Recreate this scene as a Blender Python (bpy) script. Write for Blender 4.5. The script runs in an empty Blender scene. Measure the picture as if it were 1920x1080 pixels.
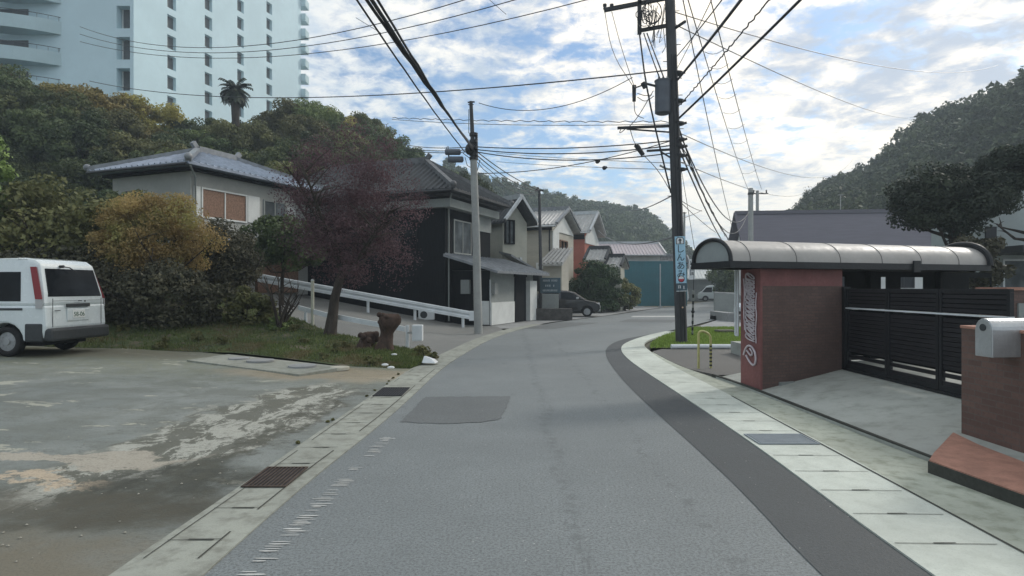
import bpy, math, random
import numpy as np
from mathutils import Vector
rnd = random.Random(7)
S = bpy.context.scene
COL = S.collection

# ------------------------------------------------------------------ camera
CH = 1.6; F = 1150.0
cam_d = bpy.data.cameras.new('camera'); cam = bpy.data.objects.new('camera', cam_d); COL.objects.link(cam)
cam.location = (0, 0, CH); cam.rotation_euler = (math.radians(90), 0, 0)
cam_d.sensor_width = 36; cam_d.lens = F/1920*36; cam_d.clip_end = 3000; cam_d.clip_start = 0.05
S.camera = cam
# ------------------------------------------------------------------ sun, sky, exposure
SUN_EL, SUN_AZ = math.radians(33), math.radians(52)      # azimuth clockwise from +Y (ahead)
sd = Vector((math.sin(SUN_AZ)*math.cos(SUN_EL), math.cos(SUN_AZ)*math.cos(SUN_EL), math.sin(SUN_EL)))
sl = bpy.data.lights.new('sun', 'SUN'); sl.energy = 1.3; sl.angle = math.radians(9); sl.color = (1, .95, .88)
so = bpy.data.objects.new('sun', sl); COL.objects.link(so); so.rotation_euler = sd.to_track_quat('Z', 'Y').to_euler()
S.view_settings.view_transform = 'Standard'; S.view_settings.look = 'None'
S.view_settings.exposure = 0.55; S.view_settings.gamma = 1
W = bpy.data.worlds.new('World'); S.world = W; W.use_nodes = True
def build_sky():
    nt = W.node_tree; N = nt.nodes; L = nt.links; N.clear()
    def n(t, **k):
        x = N.new(t)
        for a, b in k.items(): setattr(x, a, b)
        return x
    def M(op, a, b=None, c=None, clamp=False):
        x = n('ShaderNodeMath', operation=op, use_clamp=clamp)
        for i, v in enumerate((a, b, c)):
            if v is None: continue
            if isinstance(v, (int, float)): x.inputs[i].default_value = v
            else: L.new(v, x.inputs[i])
        return x.outputs[0]
    def ramp(v, a, b):
        x = n('ShaderNodeMapRange', interpolation_type='SMOOTHSTEP'); L.new(v, x.inputs[0])
        x.inputs[1].default_value = a; x.inputs[2].default_value = b; return x.outputs[0]
    def mix(f, a, b):
        x = n('ShaderNodeMix', data_type='RGBA')
        for s, v in ((x.inputs[0], f), (x.inputs[6], a), (x.inputs[7], b)):
            if isinstance(v, (int, float, tuple)): s.default_value = v
            else: L.new(v, s)
        return x.outputs[2]
    out = n('ShaderNodeOutputWorld'); bg = n('ShaderNodeBackground'); bg.inputs[1].default_value = .1
    L.new(bg.outputs[0], out.inputs[0])
    sky = n('ShaderNodeTexSky', sky_type='NISHITA'); sky.sun_disc = False
    sky.sun_elevation = SUN_EL; sky.sun_rotation = SUN_AZ; sky.ozone_density = 2.2; sky.air_density = 1.0; sky.dust_density = .6
    tc = n('ShaderNodeTexCoord'); sep = n('ShaderNodeSeparateXYZ'); L.new(tc.outputs['Generated'], sep.inputs[0])
    x, y, z = sep.outputs
    zz = M('ADD', M('MAXIMUM', z, 0.0), .16)
    u = M('DIVIDE', x, zz); v = M('DIVIDE', y, zz)
    cb = n('ShaderNodeCombineXYZ'); L.new(u, cb.inputs[0]); L.new(v, cb.inputs[1])
    def noise(sc, det, rough, off, dist=0.0):
        mp = n('ShaderNodeMapping'); mp.inputs[1].default_value = off; L.new(cb.outputs[0], mp.inputs[0])
        t = n('ShaderNodeTexNoise'); L.new(mp.outputs[0], t.inputs['Vector'])
        t.inputs['Scale'].default_value = sc; t.inputs['Detail'].default_value = det
        t.inputs['Roughness'].default_value = rough; t.inputs['Distortion'].default_value = dist
        return t.outputs[0]
    big = noise(.8, 3, .5, (3.1, 1.9, 0))
    puff = noise(10.5, 10, .63, (0.6, 5.1, 0), .25)
    mid = noise(2.6, 8, .6, (7.7, 2.2, 0), .3)
    cov = M('ADD', M('ADD', M('MULTIPLY', big, .6), M('MULTIPLY', puff, .72)), M('MULTIPLY', mid, .45))
    mask = ramp(cov, .70, .92)
    thick = ramp(M('ADD', M('MULTIPLY', noise(6.5, 10, .62, (1.9, 8.4, 0), .3), .55), M('MULTIPLY', noise(1.3, 4, .5, (4.4, 3.3, 0), .3), .55)), .49, .68)
    # closeness to the sun
    dn = n('ShaderNodeVectorMath', operation='DOT_PRODUCT'); L.new(tc.outputs['Generated'], dn.inputs[0]); dn.inputs[1].default_value = sd
    near = ramp(dn.outputs['Value'], .35, .95)
    white = mix(near, (7.3, 7.5, 7.4, 1), (12.0, 10.6, 8.6, 1))
    grey = mix(near, (4.2, 5.2, 6.2, 1), (4.3, 4.7, 5.4, 1))
    cloud = mix(thick, white, grey)
    hs = n('ShaderNodeMix', data_type='RGBA', blend_type='MULTIPLY'); hs.inputs[0].default_value = 1
    L.new(sky.outputs[0], hs.inputs[6]); hs.inputs[7].default_value = (.78, .92, 1.0, 1)
    blue = hs.outputs[2]
    horiz = ramp(z, .18, .0)
    base = mix(M('MULTIPLY', horiz, .5), blue, (5.2, 6.5, 7.0, 1))
    c = mix(M('MULTIPLY', mask, .93), base, cloud)
    L.new(c, bg.inputs[0])
build_sky()

# ------------------------------------------------------------------ helpers
def P(px, py, D): return Vector(((px-960)/F*D, D, CH-(py-540)/F*D))
def G(px, py, z=0.0):
    D = (CH-z)*F/(py-540); return Vector(((px-960)/F*D, D, z))
def smooth(a, b, t):
    t = max(0, min(1, (t-a)/(b-a))); return t*t*(3-2*t)
def ground_left(x, y):
    lot = .031*max(0, -x-2.2)
    rampz = .165*max(0, min(12.5, -x)-2.0)
    return lot + (rampz-lot)*smooth(14.6, 18.5, y)

_prob = {}
def nodemat(name):
    m = bpy.data.materials.new(name); m.use_nodes = True
    return m, m.node_tree, m.node_tree.nodes['Principled BSDF']
def mixrgb(nt, f, a, b, blend='MIX'):
    x = nt.nodes.new('ShaderNodeMix'); x.data_type = 'RGBA'; x.blend_type = blend
    for s, v in ((x.inputs[0], f), (x.inputs[6], a), (x.inputs[7], b)):
        if isinstance(v, (int, float)): s.default_value = v
        elif isinstance(v, tuple): s.default_value = v if len(v) == 4 else v+(1,)
        else: nt.links.new(v, s)
    return x.outputs[2]
def tcoord(nt, kind='Object', scale=(1, 1, 1), rot=(0, 0, 0), loc=(0, 0, 0)):
    if kind == 'World':
        g = nt.nodes.new('ShaderNodeNewGeometry'); o = g.outputs['Position']
    else:
        t = nt.nodes.new('ShaderNodeTexCoord'); o = t.outputs[kind]
    mp = nt.nodes.new('ShaderNodeMapping'); mp.inputs[1].default_value = loc; mp.inputs[2].default_value = rot; mp.inputs[3].default_value = scale
    nt.links.new(o, mp.inputs[0]); return mp.outputs[0]
def noise(nt, co, sc, det=4, rough=.55, dist=0):
    t = nt.nodes.new('ShaderNodeTexNoise'); nt.links.new(co, t.inputs['Vector'])
    t.inputs['Scale'].default_value = sc; t.inputs['Detail'].default_value = det; t.inputs['Roughness'].default_value = rough; t.inputs['Distortion'].default_value = dist
    return t.outputs[0]
def rampv(nt, v, a, b, c=0.0, d=1.0):
    x = nt.nodes.new('ShaderNodeMapRange'); x.interpolation_type = 'SMOOTHSTEP'; nt.links.new(v, x.inputs[0])
    for i, q in enumerate((a, b, c, d)): x.inputs[i+1].default_value = q
    return x.outputs[0]
def mth(nt, op, a, b=None):
    x = nt.nodes.new('ShaderNodeMath'); x.operation = op
    for i, v in enumerate((a, b)):
        if v is None: continue
        if isinstance(v, (int, float)): x.inputs[i].default_value = v
        else: nt.links.new(v, x.inputs[i])
    return x.outputs[0]
def bump(nt, bs, h, strength=.3, dist=.01):
    b = nt.nodes.new('ShaderNodeBump'); b.inputs['Strength'].default_value = strength; b.inputs['Distance'].default_value = dist
    nt.links.new(h, b.inputs['Height']); nt.links.new(b.outputs[0], bs.inputs['Normal'])
def sc3(c, k): return tuple(min(1, v*k) for v in c[:3])
def mat(name, col, rough=.7, metal=0, var=.18, nscale=3.0, bumpk=.15, col2=None, stretch=(1, 1, 1), spec=.4, coat=0):
    m, nt, bs = nodemat(name)
    co = tcoord(nt, 'Object', stretch)
    a = noise(nt, co, nscale, 6, .6); b = noise(nt, co, nscale*9, 4, .6)
    c1 = mixrgb(nt, rampv(nt, a, .3, .7), sc3(col, 1-var), sc3(col2 or col, 1+var))
    c2 = mixrgb(nt, rampv(nt, b, .35, .75, 0, .35), c1, sc3(col, 1-var*1.6))
    nt.links.new(c2, bs.inputs['Base Color'])
    nt.links.new(rampv(nt, b, .2, .8, max(0, rough-.1), min(1, rough+.1)), bs.inputs['Roughness'])
    bs.inputs['Metallic'].default_value = metal; bs.inputs['Specular IOR Level'].default_value = spec
    if coat: bs.inputs['Coat Weight'].default_value = coat; bs.inputs['Coat Roughness'].default_value = .08
    if bumpk: bump(nt, bs, b, bumpk, .02)
    return m
def emat(name, col):
    m, nt, bs = nodemat(name); bs.inputs['Base Color'].default_value = col+(1,); bs.inputs['Roughness'].default_value = .4
    bs.inputs['Specular IOR Level'].default_value = .3
    return m
def glassmat(name, col=(.008, .010, .012), rough=.08):
    m, nt, bs = nodemat(name)
    co = tcoord(nt, 'Object'); a = noise(nt, co, 1.7, 4)
    nt.links.new(mixrgb(nt, rampv(nt, a, .35, .7), col, sc3(col, 2.2)), bs.inputs['Base Color'])
    bs.inputs['Roughness'].default_value = rough; bs.inputs['Specular IOR Level'].default_value = .12
    return m

class MB:
    def __init__(s): s.v = []; s.f = []; s.sm = []
    def add(s, vs, fs, smooth_=False):
        o = len(s.v); s.v += [tuple(v) for v in vs]; s.f += [tuple(i+o for i in f) for f in fs]; s.sm += [smooth_]*len(fs); return s
    def box(s, x0, x1, y0, y1, z0, z1):
        return s.add([(x0,y0,z0),(x1,y0,z0),(x1,y1,z0),(x0,y1,z0),(x0,y0,z1),(x1,y0,z1),(x1,y1,z1),(x0,y1,z1)],
                     [(0,3,2,1),(4,5,6,7),(0,1,5,4),(1,2,6,5),(2,3,7,6),(3,0,4,7)])
    def obox(s, c, ax, ay, az):           # centre and three half-axis vectors
        c = Vector(c); ax = Vector(ax); ay = Vector(ay); az = Vector(az)
        vs = [c+ax*i+ay*j+az*k for k in (-1, 1) for i, j in ((-1,-1),(1,-1),(1,1),(-1,1))]
        return s.add(vs, [(0,3,2,1),(4,5,6,7),(0,1,5,4),(1,2,6,5),(2,3,7,6),(3,0,4,7)])
    def beam(s, a, b, w, h):
        a = Vector(a); b = Vector(b); d = b-a; t = d.normalized()
        up = Vector((0,0,1)) if abs(t.z) < .95 else Vector((0,1,0))
        sx = t.cross(up).normalized(); sz = sx.cross(t)
        return s.obox((a+b)/2, d/2, sx*w/2, sz*h/2)
    def tube(s, pts, r, n=6, cap=True):
        pts = [Vector(p) for p in pts]; R = r if isinstance(r, (list, tuple)) else [r]*len(pts)
        vs = []; fs = []; prev = None
        for i, p in enumerate(pts):
            t = (pts[min(i+1, len(pts)-1)]-pts[max(i-1, 0)])
            if t.length < 1e-9: t = Vector((0, 0, 1))
            t.normalize()
            if prev is None:
                up = Vector((0,0,1)) if abs(t.z) < .9 else Vector((1,0,0)); a = t.cross(up).normalized()
            else:
                a = (prev-t*prev.dot(t)); a = a.normalized() if a.length > 1e-6 else t.orthogonal().normalized()
            prev = a; b = t.cross(a)
            for k in range(n):
                th = 2*math.pi*k/n; vs.append(p+(a*math.cos(th)+b*math.sin(th))*R[i])
        for i in range(len(pts)-1):
            for k in range(n):
                k2 = (k+1) % n; fs.append((i*n+k, i*n+k2, (i+1)*n+k2, (i+1)*n+k))
        s.add(vs, fs, True)
        if cap and n > 2:
            o = len(vs); s.add(vs[:n], [tuple(range(n))[::-1]]); s.add(vs[-n:], [tuple(range(n))])
        return s
    def cyl(s, a, b, r, n=20, r2=None): return s.tube([a, b], [r, r if r2 is None else r2], n)
    def poly(s, pts, t):                   # flat polygon pts extruded by vector t
        pts = [Vector(p) for p in pts]; t = Vector(t); n = len(pts)
        vs = pts+[p+t for p in pts]
        fs = [tuple(range(n)), tuple(range(n, 2*n))[::-1]]+[(i, (i+1) % n+0, (i+1) % n+n, i+n) for i in range(n)]
        return s.add(vs, fs)
    def quad(s, a, b, c, d): return s.add([a, b, c, d], [(0,1,2,3)])
    def sphere(s, c, r, nu=12, nv=8, sc=(1,1,1)):
        vs = [(c[0], c[1], c[2]-r*sc[2])]; fs = []
        for j in range(1, nv):
            ph = -math.pi/2+math.pi*j/nv
            for i in range(nu):
                th = 2*math.pi*i/nu
                vs.append((c[0]+r*sc[0]*math.cos(ph)*math.cos(th), c[1]+r*sc[1]*math.cos(ph)*math.sin(th), c[2]+r*sc[2]*math.sin(ph)))
        vs.append((c[0], c[1], c[2]+r*sc[2])); m = len(vs)-1
        for i in range(nu):
            fs.append((0, 1+(i+1) % nu, 1+i)); b = 1+(nv-2)*nu; fs.append((b+i, b+(i+1) % nu, m))
            for j in range(nv-2): a = 1+j*nu; fs.append((a+i, a+(i+1) % nu, a+nu+(i+1) % nu, a+nu+i))
        return s.add(vs, fs, True)
    def build(s, name, material, parent=None, bevel=0, fix=True):
        me = bpy.data.meshes.new(name); me.from_pydata(s.v, [], s.f); me.update()
        me.polygons.foreach_set('use_smooth', s.sm)
        if fix:
            import bmesh
            b = bmesh.new(); b.from_mesh(me); bmesh.ops.recalc_face_normals(b, faces=b.faces); b.to_mesh(me); b.free()
        if material: me.materials.append(material)
        o = bpy.data.objects.new(name, me); COL.objects.link(o)
        if parent is not None: o.parent = parent
        if bevel:
            md = o.modifiers.new('bevel', 'BEVEL'); md.width = bevel; md.segments = 2; md.limit_method = 'ANGLE'
        return o
def tag(o, label, cat, group=None):
    o['label'] = label; o['category'] = cat
    if group: o['group'] = group
    return o
def struct(o, kind='structure', label=None, cat=None):
    o['kind'] = kind
    if label: o['label'] = label
    if cat: o['category'] = cat
    return o
def thing(name, label, cat, loc=(0, 0, 0), rz=0, group=None):
    o = bpy.data.objects.new(name, None); COL.objects.link(o); o.location = loc; o.rotation_euler = (0, 0, rz)
    o.empty_display_size = .2
    return tag(o, label, cat, group)
def copy_tree(o, parent=None):
    c = o.copy(); COL.objects.link(c); c.parent = parent
    for ch in [q for q in bpy.data.objects if q.parent == o]: copy_tree(ch, c)
    return c
def text(s, size, material, parent, name, loc, rot, extrude=.002, align='CENTER'):
    cu = bpy.data.curves.new(name, 'FONT'); cu.body = s; cu.size = size; cu.align_x = align; cu.align_y = 'CENTER'; cu.extrude = extrude
    cu.resolution_u = 4
    t = bpy.data.objects.new(name, cu); COL.objects.link(t); bpy.context.view_layer.update()
    me = bpy.data.meshes.new_from_object(t); me.name = name
    bpy.data.objects.remove(t); bpy.data.curves.remove(cu)
    me.materials.clear(); me.materials.append(material)
    o = bpy.data.objects.new(name, me); COL.objects.link(o); o.parent = parent; o.location = loc; o.rotation_euler = rot
    return o
def resample(pts, n):
    pts = [np.array(p, float) for p in pts]; d = [0]
    for a, b in zip(pts, pts[1:]): d.append(d[-1]+np.linalg.norm(b-a))
    t = np.linspace(0, d[-1], n); A = np.array(pts)
    return np.stack([np.interp(t, d, A[:, k]) for k in range(A.shape[1])], 1)
def smooth_poly(pts, it=2):
    for _ in range(it):
        q = [pts[0]]
        for a, b in zip(pts, pts[1:]):
            q.append(tuple(.75*a[k]+.25*b[k] for k in range(len(a)))); q.append(tuple(.25*a[k]+.75*b[k] for k in range(len(a))))
        q.append(pts[-1]); pts = q
    return pts
def loft(name, A, B, zf, material, n=80, m=6, skirt=0):
    A = resample(A, n); B = resample(B, n); vs = []; fs = []
    for i in range(n):
        for j in range(m+1):
            t = j/m; x, y = A[i]*(1-t)+B[i]*t
            vs.append((x, y, zf(x, y) if callable(zf) else zf))
    k = m+1
    for i in range(n-1):
        for j in range(m): fs.append((i*k+j, i*k+j+1, (i+1)*k+j+1, (i+1)*k+j))
    mb = MB().add(vs, fs, True)
    if skirt:
        for j0, dr in ((0, 1), (m, -1)):
            for i in range(n-1):
                a = Vector(vs[i*k+j0]); b = Vector(vs[(i+1)*k+j0]); dz = Vector((0, 0, -skirt))
                mb.add([a, b, b+dz, a+dz], [(0,1,2,3)])
    o = mb.build(name, material, fix=False)
    return o

# ------------------------------------------------------------------ materials: ground
def asphalt(name, base, speck=.5, tracks=False):
    m, nt, bs = nodemat(name); co = tcoord(nt, 'World')
    big = noise(nt, co, .35, 5, .6); mid = noise(nt, co, 2.2, 6, .65); fine = noise(nt, co, 55, 3, .7); gr = noise(nt, co, 160, 2, .6)
    c = mixrgb(nt, rampv(nt, big, .3, .7), sc3(base, .88), sc3(base, 1.10))
    c = mixrgb(nt, rampv(nt, mid, .35, .75, 0, .5), c, sc3(base, .80))
    c = mixrgb(nt, rampv(nt, fine, .42, .66, 0, speck*1.5), c, sc3(base, .50))
    g2 = noise(nt, co, 24, 4, .8)
    c = mixrgb(nt, rampv(nt, g2, .5, .68, 0, speck), c, sc3(base, .60))
    c = mixrgb(nt, rampv(nt, gr, .60, .72, 0, speck), c, sc3(base, 2.0))
    v = nt.nodes.new('ShaderNodeTexVoronoi'); nt.links.new(co, v.inputs['Vector']); v.inputs['Scale'].default_value = 14; v.inputs['Randomness'].default_value = 1
    chip = rampv(nt, v.outputs['Distance'], .05, .10, 1, 0)
    chip = mth(nt, 'MULTIPLY', chip, rampv(nt, noise(nt, co, 9, 2), .50, .54))
    c = mixrgb(nt, mth(nt, 'MULTIPLY', chip, .75), c, (.5, .5, .47))
    if tracks:     # polished wheel tracks, ravelled strip and cracks
        sx = nt.nodes.new('ShaderNodeSeparateXYZ'); nt.links.new(co, sx.inputs[0])
        w = mth(nt, 'ADD', sx.outputs[0], mth(nt, 'MULTIPLY', mth(nt, 'SUBTRACT', noise(nt, tcoord(nt, 'World', (1.5, .5, 1)), 1.6, 6, .7), .5), .5))
        d1 = mth(nt, 'ABSOLUTE', mth(nt, 'SUBTRACT', w, .42))
        band = mth(nt, 'MULTIPLY', rampv(nt, d1, .0, .12, 1, 0), rampv(nt, noise(nt, co, 7, 6, .7), .42, .6))
        c = mixrgb(nt, mth(nt, 'MULTIPLY', band, .5), c, sc3(base, .45))
        d2 = mth(nt, 'ABSOLUTE', mth(nt, 'SUBTRACT', w, 1.3))
        band2 = mth(nt, 'MULTIPLY', rampv(nt, d2, .0, .10, 1, 0), rampv(nt, noise(nt, co, 6, 6, .7), .48, .6))
        c = mixrgb(nt, mth(nt, 'MULTIPLY', band2, .5), c, sc3(base, .42))
        vc = nt.nodes.new('ShaderNodeTexVoronoi'); vc.feature = 'DISTANCE_TO_EDGE'; vc.inputs['Scale'].default_value = .8
        ad = nt.nodes.new('ShaderNodeVectorMath'); ad.operation = 'ADD'; nt.links.new(co, ad.inputs[0])
        nn = nt.nodes.new('ShaderNodeTexNoise'); nn.inputs['Scale'].default_value = 3; nn.inputs['Detail'].default_value = 6; nt.links.new(co, nn.inputs['Vector']); nt.links.new(nn.outputs['Color'], ad.inputs[1])
        nt.links.new(ad.outputs[0], vc.inputs['Vector'])
        cr = mth(nt, 'MULTIPLY', rampv(nt, vc.outputs['Distance'], .0, .010, 1, 0), rampv(nt, noise(nt, co, .5, 2), .5, .62))
        c = mixrgb(nt, mth(nt, 'MULTIPLY', cr, .6), c, sc3(base, .35))
    nt.links.new(c, bs.inputs['Base Color']); bs.inputs['Roughness'].default_value = .72; bs.inputs['Specular IOR Level'].default_value = .5
    bump(nt, bs, mth(nt, 'ADD', fine, mth(nt, 'MULTIPLY', gr, .6)), .55, .008)
    return m
def concrete(name, base, dirt=(.16, .17, .13), amt=.6, sc=1.0):
    m, nt, bs = nodemat(name); co = tcoord(nt, 'World')
    a = noise(nt, co, .9*sc, 6, .65, .3); b = noise(nt, co, 6*sc, 6, .65); f = noise(nt, co, 90, 3, .6)
    c = mixrgb(nt, rampv(nt, a, .3, .7), sc3(base, .85), sc3(base, 1.12))
    c = mixrgb(nt, rampv(nt, b, .42, .72, 0, amt), c, dirt)
    c = mixrgb(nt, rampv(nt, f, .5, .7, 0, .35), c, sc3(base, .6))
    nt.links.new(c, bs.inputs['Base Color']); bs.inputs['Roughness'].default_value = .85
    bump(nt, bs, mth(nt, 'ADD', b, f), .35, .008)
    return m
M_road = asphalt('road_asphalt', (.205, .228, .232), .6, True)
M_new = asphalt('new_asphalt', (.060, .070, .075), .3)
M_patch = asphalt('patch_asphalt', (.135, .148, .150), .4)
M_ramp = asphalt('ramp_asphalt', (.21, .215, .205), .4)
M_conc = concrete('kerb_concrete', (.56, .60, .54), (.30, .33, .28), .3)
M_conc2 = concrete('apron_concrete', (.41, .44, .37), (.20, .22, .16), .75)
M_gut = concrete('gutter_concrete', (.305, .32, .28), (.15, .15, .125), .75)
M_drive = concrete('drive_concrete', (.38, .40, .37), (.17, .185, .15), .5, .7)
M_yard = asphalt('yard_asphalt', (.12, .118, .11), .4)
M_gray = concrete('gray_concrete', (.30, .31, .31), (.17, .17, .17), .4)
M_earth = concrete('earth', (.10, .095, .065), (.05, .06, .03), .7)
M_line = mat('worn_line_paint', (.50, .51, .49), .7, var=.15)
M_joint = mat('joint_dirt', (.05, .052, .045), .9)

def lot_material():
    m, nt, bs = nodemat('lot_surface'); co = tcoord(nt, 'World')
    ad = nt.nodes.new('ShaderNodeVectorMath'); ad.operation = 'ADD'; nt.links.new(co, ad.inputs[0])
    nn = nt.nodes.new('ShaderNodeTexNoise'); nn.inputs['Scale'].default_value = 1.3; nn.inputs['Detail'].default_value = 8; nn.inputs['Roughness'].default_value = .65
    nt.links.new(co, nn.inputs['Vector'])
    sb = nt.nodes.new('ShaderNodeVectorMath'); sb.operation = 'SUBTRACT'; nt.links.new(nn.outputs['Color'], sb.inputs[0]); sb.inputs[1].default_value = (.5, .5, .5)
    s2 = nt.nodes.new('ShaderNodeVectorMath'); s2.operation = 'SCALE'; nt.links.new(sb.outputs[0], s2.inputs[0]); s2.inputs[3].default_value = 1.5
    nt.links.new(s2.outputs[0], ad.inputs[1]); wc = ad.outputs[0]
    sep = nt.nodes.new('ShaderNodeSeparateXYZ'); nt.links.new(wc, sep.inputs[0])
    def blob(cx, cy, rx, ry, ang=0, soft=.25):
        # ellipse mask in world plan
        mp = nt.nodes.new('ShaderNodeMapping'); mp.vector_type = 'TEXTURE'; mp.inputs[1].default_value = (cx, cy, 0); mp.inputs[2].default_value = (0, 0, ang); mp.inputs[3].default_value = (rx, ry, 1)
        cz = nt.nodes.new('ShaderNodeCombineXYZ'); nt.links.new(sep.outputs[0], cz.inputs[0]); nt.links.new(sep.outputs[1], cz.inputs[1])
        nt.links.new(cz.outputs[0], mp.inputs[0])
        ln = nt.nodes.new('ShaderNodeVectorMath'); ln.operation = 'LENGTH'; nt.links.new(mp.outputs[0], ln.inputs[0])
        return rampv(nt, ln.outputs['Value'], 1-soft, 1+soft, 1, 0)
    big = noise(nt, co, .35, 5, .6); mid = noise(nt, co, 1.6, 8, .65, .5); fine = noise(nt, co, 60, 3, .7); m2 = noise(nt, co, 6, 7, .7)
    base = (.165, .185, .165)
    c = mixrgb(nt, rampv(nt, big, .35, .65), (.17, .19, .18), (.25, .27, .255))
    c = mixrgb(nt, rampv(nt, mid, .40, .62, 0, .6), c, (.13, .14, .12))
    # yellow green moss film further back
    c = mixrgb(nt, mth(nt, 'MULTIPLY', rampv(nt, sep.outputs[1], 8.5, 12.5), rampv(nt, m2, .35, .65, .2, .7)), c, (.20, .21, .13))
    # pale screed fragments
    pale = rampv(nt, noise(nt, tcoord(nt, 'World', (.75, 1.5, 1)), 1.5, 9, .66, .4), .605, .635)
    c = mixrgb(nt, mth(nt, 'MULTIPLY', pale, .85), c, (.40, .40, .33))
    # strip of broken concrete along the gutter
    strip = blob(-3.15, 7.2, .75, 2.9, -.10, .12)
    brk = mth(nt, 'MULTIPLY', rampv(nt, noise(nt, tcoord(nt, 'World', (1, .55, 1), (0, 0, .25)), 3.0, 12, .76, .5), .49, .515), rampv(nt, noise(nt, co, 11, 8, .8), .36, .44, .55, 1))
    c = mixrgb(nt, mth(nt, 'MULTIPLY', strip, .75), c, (.10, .098, .072))
    c = mixrgb(nt, mth(nt, 'MULTIPLY', strip, brk), c, (.38, .385, .34))
    c = mixrgb(nt, mth(nt, 'MULTIPLY', blob(-3.9, 5.55, .95, .22, .05, .12), .95), c, (.38, .35, .29))
    c = mixrgb(nt, mth(nt, 'MULTIPLY', blob(-3.6, 4.95, .55, .18, .05, .10), rampv(nt, noise(nt, co, 7, 9, .78), .45, .50)), c, (.46, .38, .28))
    # peach dust near the second grate
    c = mixrgb(nt, mth(nt, 'MULTIPLY', blob(-3.2, 11.2, 1.8, .9, 0, .35), .55), c, (.37, .29, .19))
    # dark wet earth beside the gutter
    dk = blob(-2.75, 4.75, .62, .85, -.1, .35)
    c = mixrgb(nt, mth(nt, 'MULTIPLY', mth(nt, 'MULTIPLY', dk, rampv(nt, noise(nt, co, 4, 9, .75), .32, .55, .55, 1)), .95), c, (.040, .042, .032))
    c = mixrgb(nt, mth(nt, 'MULTIPLY', mth(nt, 'MULTIPLY', blob(-2.55, 7.2, .22, 2.6, -.08, .3), rampv(nt, noise(nt, co, 5, 9, .75), .40, .56)), .85), c, (.065, .065, .048))
    crk = rampv(nt, mth(nt, 'ABSOLUTE', mth(nt, 'SUBTRACT', noise(nt, tcoord(nt, 'World', (.5, 1.6, 1), loc=(3, 1, 0)), 1.1, 10, .7), .5)), .0, .006, 1, 0)
    c = mixrgb(nt, mth(nt, 'MULTIPLY', crk, .7), c, (.05, .05, .04))
    dk2 = mth(nt, 'MULTIPLY', blob(-3.6, 4.2, 1.7, .42, .05, .4), rampv(nt, m2, .3, .6, .5, 1))
    c = mixrgb(nt, mth(nt, 'MULTIPLY', dk2, .8), c, (.075, .068, .048))
    c = mixrgb(nt, mth(nt, 'MULTIPLY', blob(-3.4, 3.0, 2.2, .75, 0, .4), .75), c, (.16, .135, .09))
    c = mixrgb(nt, mth(nt, 'MULTIPLY', blob(-8.6, 13.3, 2.2, 1.0, 0, .5), .6), c, (.15, .13, .08))
    c = mixrgb(nt, rampv(nt, fine, .45, .7, 0, .4), c, (.08, .085, .07))
    nt.links.new(c, bs.inputs['Base Color']); bs.inputs['Roughness'].default_value = .85
    bump(nt, bs, mth(nt, 'ADD', mth(nt, 'MULTIPLY', pale, .6), mth(nt, 'ADD', m2, fine)), .5, .012)
    return m
M_lot = lot_material()

def grass_ground():
    m, nt, bs = nodemat('grass_ground'); co = tcoord(nt, 'World')
    a = noise(nt, co, .8, 6, .6); b = noise(nt, co, 14, 5, .7)
    c = mixrgb(nt, rampv(nt, a, .35, .65), (.045, .07, .022), (.09, .12, .035))
    c = mixrgb(nt, rampv(nt, b, .4, .7, 0, .7), c, (.035, .038, .018))
    c = mixrgb(nt, rampv(nt, noise(nt, co, 2.2, 7, .7), .52, .60), c, (.12, .105, .07))
    nt.links.new(c, bs.inputs['Base Color']); bs.inputs['Roughness'].default_value = .95; bump(nt, bs, b, .8, .05); return m
M_gg = grass_ground()
def leafmat(name, dark, light, trans=.22, third=None):
    m = bpy.data.materials.new(name); m.use_nodes = True; nt = m.node_tree; nt.nodes.clear()
    at = nt.nodes.new('ShaderNodeAttribute'); at.attribute_name = 'tone'
    oi = nt.nodes.new('ShaderNodeObjectInfo')
    c = mixrgb(nt, at.outputs['Fac'], dark, light)
    if third:
        co = tcoord(nt, 'Object'); c = mixrgb(nt, rampv(nt, noise(nt, co, .9, 3), .48, .62), c, third)
    hsv = nt.nodes.new('ShaderNodeHueSaturation'); nt.links.new(c, hsv.inputs['Color'])
    nt.links.new(rampv(nt, oi.outputs['Random'], 0, 1, .75, 1.3), hsv.inputs['Value'])
    nt.links.new(rampv(nt, oi.outputs['Random'], 0, 1, .485, .512), hsv.inputs['Hue'])
    d = nt.nodes.new('ShaderNodeBsdfPrincipled'); d.inputs['Roughness'].default_value = .6; d.inputs['Specular IOR Level'].default_value = .25
    t = nt.nodes.new('ShaderNodeBsdfTranslucent'); nt.links.new(hsv.outputs[0], d.inputs['Base Color']); nt.links.new(hsv.outputs[0], t.inputs[0])
    mx = nt.nodes.new('ShaderNodeMixShader'); mx.inputs[0].default_value = trans
    nt.links.new(d.outputs[0], mx.inputs[1]); nt.links.new(t.outputs[0], mx.inputs[2])
    o = nt.nodes.new('ShaderNodeOutputMaterial'); nt.links.new(mx.outputs[0], o.inputs[0]); return m
ML_dark = leafmat('leaf_dark_green', (.044, .064, .028), (.112, .145, .056))
ML_mid = leafmat('leaf_mid_green', (.072, .100, .036), (.18, .215, .072))
ML_yel = leafmat('leaf_yellow_green', (.18, .165, .052), (.37, .31, .095))
ML_olive = leafmat('leaf_olive', (.090, .098, .040), (.195, .195, .078))
ML_bright = leafmat('leaf_bright_green', (.07, .12, .03), (.20, .27, .08))
ML_orange = leafmat('leaf_autumn_orange', (.24, .175, .07), (.44, .335, .14), .4, (.30, .29, .10))
ML_maroon = leafmat('leaf_maroon', (.072, .044, .052), (.135, .080, .090), .35)
ML_brown = leafmat('leaf_brown', (.048, .048, .032), (.095, .090, .056))
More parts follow.
